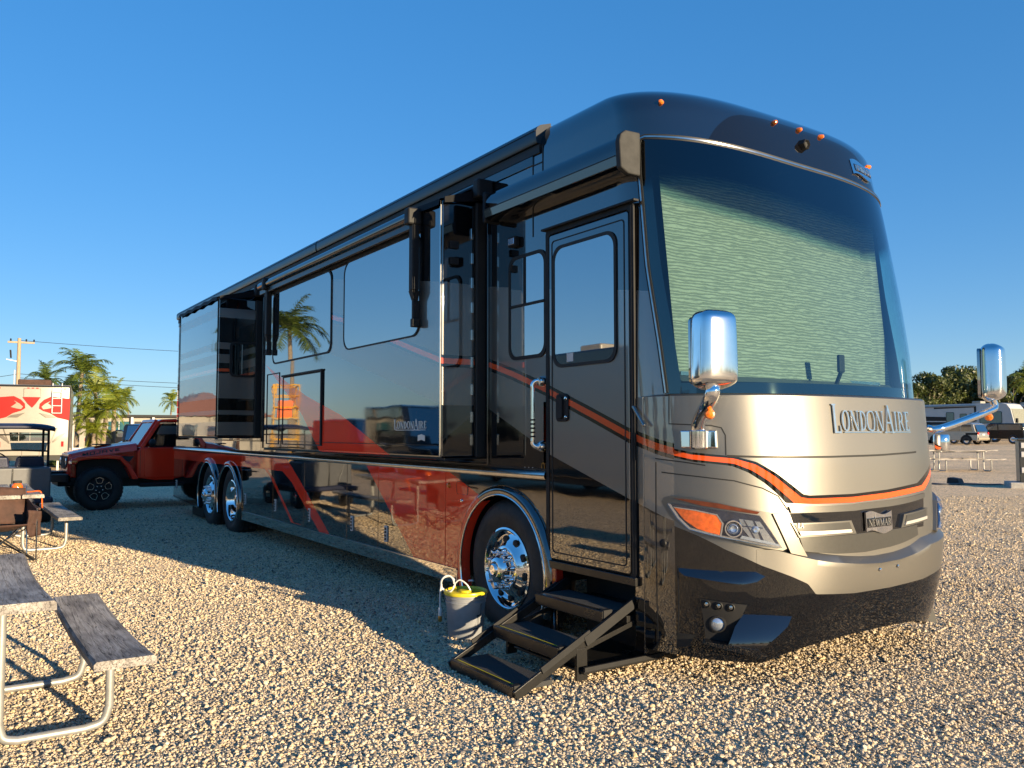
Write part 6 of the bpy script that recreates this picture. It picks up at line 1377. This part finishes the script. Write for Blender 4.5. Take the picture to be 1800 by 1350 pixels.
# ------------------------------------------------------------------ parked coach, wagon and more on the far side
def suv(label, loc, rz, m_, group=None, H=1.75, L_=4.6):
    t = thing('off_roader', label, 'car', loc, rz, group)
    MB().prism([(a, -.88, b) for a, b in ((L_/2,.42),(L_/2+.03,.75),(L_/2-.15,1.02),(.9,1.12),(.55,H-.06),(.3,H),(-L_/2+.1,H),(-L_/2,1.05),(-L_/2-.02,.42))], (0,1.76,0)).build('body', m_, t, bevel=.06, seg=3)
    for s in (-1, 1):
        for pts in ([(.80,1.14),(.52,H-.12),(-.25,H-.10),(-.25,1.14)], [(-.33,1.14),(-.33,H-.10),(-L_/2+.25,H-.12),(-L_/2+.2,1.14)]): MB().xz(pts, s*.885, s*.895).build('window', M['glass_dark'], t)
        for xw in (L_/2-.85, -L_/2+.85):
            w = MB().lathe([(.2,.02),(.22,0),(.34,.0),(.37,.03),(.37,.22)], (xw, s*.92, .37), (0,-s,0), 24).build('wheel', M['rubber'], t); MB().lathe([(.21,.01),(.17,.03),(.06,.0),(.001,0)], (xw, s*.92, .37), (0,-s,0), 18).build('rim', M['alu'], w)
        MB().lathe([(.0005,.03),(.1,.02),(.12,0)], (L_/2+.0, s*.62, .86), (1,0,0), 14).build('headlight', M['lens'], t)
        MB().box(-L_/2-.05, -L_/2, s*.72-.09, s*.72+.09, .8, 1.05).build('tail_lamp', M['redlens'], t)
    MB().prism([(.92,-.75,1.14),(.92,.75,1.14),(.58,.70,H-.1),(.58,-.70,H-.1)], (.02,0,.012)).build('windscreen', M['glass_dark'], t)
    MB().prism([(-L_/2-.01,-.7,1.1),(-L_/2-.01,.7,1.1),(-L_/2+.09,.66,H-.12),(-L_/2+.09,-.66,H-.12)], (-.02,0,0)).build('rear_window', M['glass_dark'], t)
    return t
def coach(label, x, y, L_, side_m, front_m, dark=True, group='coaches parked in the background', rz=0.0, H=3.55, name='parked_motorhome'):
    t = thing(name, label, 'motorhome', (x, y, ground_h(x, y)), rz, group)   # front towards local +x, visible flank at y=0
    pr = [(0,.45),(.06,.9),(.02,1.45),(-.12,1.6),(-.42,3.0),(-.75,H-.12),(-1.2,H),(-L_,H),(-L_,.45)]
    MB().prism([(a, 0, b) for a, b in pr], (0, 2.5, 0)).build('body', side_m, t, smooth=20, bevel=.05, seg=3)
    # lit front mask and windscreen
    MB().hexa([(.005,.06,.55),(.005,2.44,.55),(-.02,2.44,1.55),(-.02,.06,1.55)], [(.09,.10,.55),(.09,2.40,.55),(.05,2.40,1.55),(.05,.10,1.55)]).build('front_mask', front_m, t, bevel=.03)
    wsn = MB().hexa([(-.16,.12,1.68),(-.16,2.38,1.68),(-.44,2.38,3.02),(-.44,.12,3.02)], [(-.09,.14,1.68),(-.09,2.36,1.68),(-.38,2.36,3.0),(-.38,.14,3.0)]).build('windscreen', M['shade'], t)
    MB().box(.085, .11, .55, 1.95, .62, .95).build('grille', M['gap'], t)
    for yy in (.28, 2.22): MB().lathe([(.0005,.03),(.10,.02),(.12,0)], (.09, yy, 1.05), (1,0,0), 16).build('headlight', M['lens'], t)
    if dark:
        for pts in ([(-L_+.2,2.55),(-6.3,2.35),(-5.2,1.95),(-L_+.2,2.05)], [(-L_+.2,1.95),(-5.4,1.85),(-3.4,1.45),(-1.6,1.25),(-.9,.95),(-.1,.85),(-.1,.5),(-L_+.2,.5)], [(-7.4,3.28),(-3.55,3.32),(-3.45,3.2),(-7.4,3.12)], [(-3.62,3.3),(-3.42,3.3),(-3.42,1.9),(-3.58,1.9)]):
            MB().xz(pts, -.012, -.002).build('graphic', M['gap'], t, smooth=0)
    for (a, b, c_, d_) in ((-6.2,-5.5,1.85,2.75), (-4.9,-4.3,1.2,2.6), (-4.0,-3.6,1.9,2.6), (-3.1,-1.2,1.75,2.75)):
        w = MB().xz(rrect(a, b, c_, d_, .08, 3), -.02, -.013).build('window', M['tealglass'], t)
        MB().ring([(p_, -.014, q_) for p_, q_ in rrect(a-.04, b+.04, c_-.04, d_+.04, .1, 3)], [(p_, -.014, q_) for p_, q_ in rrect(a, b, c_, d_, .08, 3)], (0,-.012,0)).build('window_frame', M['gap'], w)
    MB().tube([(-L_+.5,-.06,H-.22),(-3.5,-.06,H-.22)], .07, 10).build('awning', M['white'], t)
    MB().box(-4.2,-3.4,.8,1.7,H,H+.25).build('roof_unit', M['white'], t, bevel=.05)
    for x_ in (-1.9, -L_+2.4):
        w = MB().lathe([(.25,.02),(.27,0),(.44,.0),(.48,.04),(.48,.25)], (x_, .02, .47), (0,1,0), 24).build('wheel', M['rubber'], t); MB().lathe([(.26,.03),(.2,.06),(.08,.0),(.001,0)], (x_, .02, .47), (0,1,0), 20).build('rim', M['alu'], w)
    MB().box(-L_+.3, -.4, .1, 2.4, .3, .5).build('chassis', M['gap'], t)
    mr = MB().box(.1, .3, -.32, -.14, 1.75, 2.15).build('mirror', M['satin'], t, bevel=.04); MB().bar((.05,0,1.5), (.2,-.22,1.75), .05, .05).build('mirror_arm', M['satin'], mr)
    return t
cream = mat('cream_coach', (.28,.235,.17), .3, coat=.2, var=.06, vscale=2)
pale = mat('pale_grey_coach', (.46,.46,.46), .3, coat=.2, var=.05, vscale=2)
x, y = atdepth(1785, 74); coach('pale coach with black swoosh graphics parked behind the silver wagon', x, y, 11.5, pale, cream)
x, y = atdepth(1868, 80); coach('second coach beyond the pale one, partly hidden by the utility pedestal', x, y, 10, pale, pale)
# silver wagon, tail towards us
x, y = atdepth(1716, 66); SW = thing('station_wagon', 'boxy silver wagon with dark plastic wheel arches and red tail lamps', 'car', (x, y, ground_h(x, y)), 0)
MB().prism([(a, 0, b) for a, b in ((0,.35),(.06,.75),(.0,.98),(-.12,1.02),(-.28,1.62),(-.5,1.74),(-2.3,1.74),(-3.05,1.15),(-4.05,1.02),(-4.25,.8),(-4.25,.35))], (0,1.78,0)).build('body', M['silver'], SW, bevel=.05, seg=3)
for pts in ([(-.36,1.08),(-.48,1.60),(-1.25,1.62),(-1.25,1.08)], [(-1.32,1.08),(-1.32,1.62),(-2.2,1.62),(-2.85,1.15),(-2.85,1.08)]): MB().xz(pts, -.012, -.002).build('window', M['glass_dark'], SW)
MB().prism([(.0,.12,1.06),(.0,1.66,1.06),(-.245,1.60,1.60),(-.245,.18,1.60)], (.02,0,.008)).build('rear_window', M['glass_dark'], SW)
for x_ in (-.85, -3.4):
    MB().xz([q for q in arc(x_, .34, .47, 0, 180, 14)]+[(x_-.47,.34),(x_+.47,.34)], -.014, -.002).build('arch_trim', M['satin'], SW); 
    for s_, yy in ((1, -.02), (-1, 1.80)):
        w = MB().lathe([(.19,.02),(.2,0),(.30,.0),(.335,.03),(.335,.2)], (x_, yy, .335), (0,s_,0), 24).build('wheel', M['rubber'], SW); MB().lathe([(.195,.01),(.17,.03),(.06,.01),(.001,.01)], (x_, yy, .335), (0,s_,0), 20).build('rim', M['alu'], w)
MB().box(-.9, .05, -.014, -.002, .80, .96).build('cladding', M['satin'], SW)
for yy in (.02, 1.56): MB().box(-.02, .065, yy, yy+.2, .82, 1.0).build('tail_lamp', M['redlens'], SW, bevel=.02)
MB().box(.0, .12, .05, 1.73, .42, .58).build('bumper', cream, SW, bevel=.03); MB().box(.055, .07, .7, 1.08, .76, .88).build('plate', M['whitep'], SW)
MB().box(-3.0, -2.85, -.16, -.02, 1.08, 1.2).build('mirror', M['satin'], SW, bevel=.03)
x, y = atdepth(1756, 70); suv('black car parked between the silver wagon and the nose of the pale coach', (x, y, ground_h(x, y)), R(180), M['navycar'], 'cars parked by the pale coach', H=1.7)
x, y = atdepth(1655, 72); suv('dark car parked behind the silver wagon along the pale coach', (x, y, ground_h(x, y)), R(180), M['navycar'], 'cars parked by the pale coach', H=1.65)
# utility pedestal, block and hose on the gravel
x, y = atdepth(1801, 21.5); z = ground_h(x, y); UPD = thing('utility_pedestal', 'grey steel utility pedestal with white outlet covers on a concrete pad', 'pedestal', (x, y, z), R(35))
MB().box(-.45,.45,-.45,.45,-.05,.14).build('pad', M['concrete'], UPD, bevel=.02)
MB().hexa([(-.2,-.24,.14),(.2,-.24,.14),(.2,.24,.14),(-.2,.24,.14)], [(-.2,-.24,1.2),(.2,-.24,1.2),(.2,.24,1.2),(-.2,.24,1.2)]).build('cabinet', M['darkgrey'], UPD, bevel=.02)
MB().box(-.24,.24,-.27,.27,1.2,1.26).build('cap', M['darkgrey'], UPD, bevel=.02)
for zz in (.45, .85, 1.08):
    MB().box(.2,.225,-.16,.10,zz-.07,zz+.07).build('outlet_cover', M['whitep'], UPD, bevel=.01); MB().box(-.16,.10,-.265,-.24,zz-.07,zz+.07).build('outlet_cover', M['whitep'], UPD, bevel=.01)
x, y = atdepth(1676, 22.8); tag(MB().hexa([(x-.18,y-.16,ground_h(x,y)),(x+.16,y-.12,ground_h(x,y)),(x+.14,y+.22,ground_h(x,y)),(x-.16,y+.18,ground_h(x,y))], [(x-.16,y-.14,ground_h(x,y)+.19),(x+.10,y-.10,ground_h(x,y)+.16),(x+.09,y+.18,ground_h(x,y)+.16),(x-.14,y+.16,ground_h(x,y)+.19)]).build('wheel_chock', M['rubber'], bevel=.02), 'black rubber wheel chock lying on the gravel by the grey hose', 'chock')
pts = []
for k, px in enumerate(range(1600, 1790, 12)):
    x, y = atdepth(px, 22.9-.004*(px-1600)+.1*math.sin(k)); pts.append((x, y, ground_h(x, y)+.03))
tag(MB().tube(bez(pts, 3), .022, 7).build('sewer_hose', M['greyp']), 'long grey hose on the gravel leading to the utility pedestal', 'hose')

# left background: low white building, dark off-roader, white frame, road and verge
x, y = atdepth(262, 78); bl = thing('low_building', 'long low white building with dark openings beyond the palms', 'building', (x, y, 0), math.atan2(CAM[1]-y, CAM[0]-x))
MB().box(-6, 0, -6.5, 6.5, 0, 2.9).build('wall', M['white'], bl); rfb = MB().box(-6.4, .5, -6.9, 6.9, 2.9, 3.12).build('roof', M['satin'], bl, bevel=.02)
for a, b, m_ in ((-3.4,-1.6,'tealglass'), (-1.2,.0,'gap'), (.9,3.6,'gap'), (4.0,6.0,'tealglass')):
    w = MB().box(-.02, .03, a, b, .5, 2.5).build('opening', M[m_], bl); MB().box(.03, .06, (a+b)/2-.03, (a+b)/2+.03, .5, 2.5).build('mullion', M['whitep'], w)
for yy in (-6.3,-1.4,.4,3.8): MB().box(.25, .45, yy-.1, yy+.1, 0, 2.9).build('column', M['whitep'], bl)
x, y = atdepth(258, 40); suv('black off roader parked beyond the hood of the red pickup', (x, y, 0), R(-20), M['navycar'], H=1.9)
x, y = atdepth(212, 66); suv('dark car standing in front of the low white building', (x, y, 0), R(60), M['navycar'], H=1.7)
x, y = atdepth(145, 37); sg = thing('sign_frame', 'small white framed panel standing by the palm clump', 'sign', (x, y, 0), math.atan2(CAM[1]-y, CAM[0]-x))
MB().ring([(0,-.36,.12),(0,.36,.12),(0,.36,.82),(0,-.36,.82)], [(0,-.26,.22),(0,.26,.22),(0,.26,.72),(0,-.26,.72)], (.06,0,0)).build('frame', M['whitep'], sg)
MB().box(.01, .03, -.27, .27, .21, .73).build('panel', M['white'], sg)
for yy in (-.3, .3): MB().box(0, .05, yy-.03, yy+.03, -.05, .15).build('leg', M['whitep'], sg)
# strip of road and grass verge
def strip(name, m_, d0, d1, p0, p1, dz, kind, label):
    P = [[(*atdepth(px, d), ground_h(*atdepth(px, d))+dz) for px in np.linspace(p0, p1, 30)] for d in np.linspace(d0, d1, 4)]
    o = MB().grid(P).build(name, m_); o['kind'] = kind; o['label'] = label; return o
strip('road', M['asphalt'], 46, 53, -700, 420, .012, 'structure', 'pale road strip crossing behind the palms')
def grass(p0, p1, d0, d1, n):
    V = []; F = []
    for k in range(n):
        x, y = atdepth(random.uniform(p0, p1), random.uniform(d0, d1)); a = random.uniform(0, 6.28); h = random.uniform(.05, .16); dx, dy = math.cos(a)*.03, math.sin(a)*.03
        o = len(V); V += [(x-dx, y-dy, .0), (x+dx, y+dy, .0), (x+dy*2*random.random(), y+dx*2*random.random(), h)]; F.append((o, o+1, o+2))
    o = MB().add(V, F).build('grass', M['grass'], smooth=0, recalc=False); tag(o, 'strip of short green grass under the palm clump', 'grass', kind='stuff')
grass(90, 230, 38, 45, 26000)

# ------------------------------------------------------------------ what stands behind the viewer and mirrors in the glossy flank
palm('tall palm across the lane that mirrors in the big slide window', 0, 0, 0, 2.3, 26, 41, .4, 'palm', R(30), .15, xy=(-37.5, -11.5), h=6.6, group='palm trees across the lane')
palm('thin fan topped palm that mirrors near the rear of the coach', 0, 0, 0, 1.2, 30, 42, .1, 'palm', R(80), .2, xy=(-31.5, -7.5), h=5.4, group='palm trees across the lane')
palm('low palm across the lane that mirrors in the entry door glass', 0, 0, 0, 2.0, 26, 43, .2, 'palm', R(130), .15, xy=(-11.5, -19.0), h=4.6, group='palm trees across the lane')
for i, xx in enumerate(range(-75, 25, 8)):
    put_tree(i % 3, xx+random.uniform(-2, 2), -46+random.uniform(-4, 4), random.uniform(.6, .85), random.uniform(0, 6), 'green tree in the hedge row across the lane', 'hedge trees across the lane')
for i, yy in enumerate(range(-50, 70, 9)):
    put_tree(i % 3, 62+random.uniform(-4, 4), yy+random.uniform(-3, 3), random.uniform(.55, .75), random.uniform(0, 6), 'green tree on the sunny side of the lot', 'trees on the sunny side of the lot')
coach('black coach across the lane that mirrors in the entry door glass', -8.2, -10.8, 8.0, M['navycar'], M['navycar'], dark=False, rz=0.0, H=3.35, group='vehicles across the lane')
suv('tall black van across the lane beside the black coach', (-20.0, -9.6, 0), R(4), M['navycar'], 'vehicles across the lane', H=2.35, L_=5.6)
suv('black off roader across the lane near the yellow scaffold', (-26.0, -10.2, 0), R(-6), M['navycar'], 'vehicles across the lane', H=2.0, L_=4.9)
hs_ = thing('house', 'small cream house with terracotta roof across the lane', 'house', (-70, -15, 0), 0)
MB().box(-5,5,-4,4,0,2.8).build('wall', M['white'], hs_)
MB().add([(-5.5,-4.5,2.8),(5.5,-4.5,2.8),(5.5,4.5,2.8),(-5.5,4.5,2.8),(-2.5,0,4.8),(2.5,0,4.8)], [(0,1,5,4),(1,2,5),(2,3,4,5),(3,0,4)]).build('roof', M['roofred'], hs_, smooth=0)
for yy in (-2,1.2): MB().box(5,5.04,yy,yy+1.1,.9,2.1).build('window', M['glass_dark'], hs_)
MB().box(5,5.05,-.5,.4,0,2.0).build('door', M['brown'], hs_)
sc_ = thing('scaffold', 'yellow steel scaffold tower with ladders across the lane', 'scaffold', (-33.0, -9.6, 0), R(15))
for x in (-.9,.9):
    for y in (-.5,.5): MB().tube([(x,y,0),(x,y,3.6)], .035, 8).build('post', M['yellowsteel'], sc_)
for z in (.3,1.2,2.1,2.6,3.1,3.55):
    for s in (-.5,.5): MB().tube([(-.9,s,z),(.9,s,z)], .028, 6).build('rail', M['yellowsteel'], sc_)
    for s in (-.9,.9): MB().tube([(s,-.5,z),(s,.5,z)], .028, 6).build('rung', M['yellowsteel'], sc_)
MB().box(-.95,.95,-.55,.55,2.05,2.1).build('platform', M['pole'], sc_)
for s in (-.5,.5): MB().tube([(-.9,s,.3),(.9,s,2.1)], .025, 6).build('brace', M['yellowsteel'], sc_)
MB().box(-.7,.3,-.3,.3,2.1,2.9).build('crate', M['orange'], sc_)
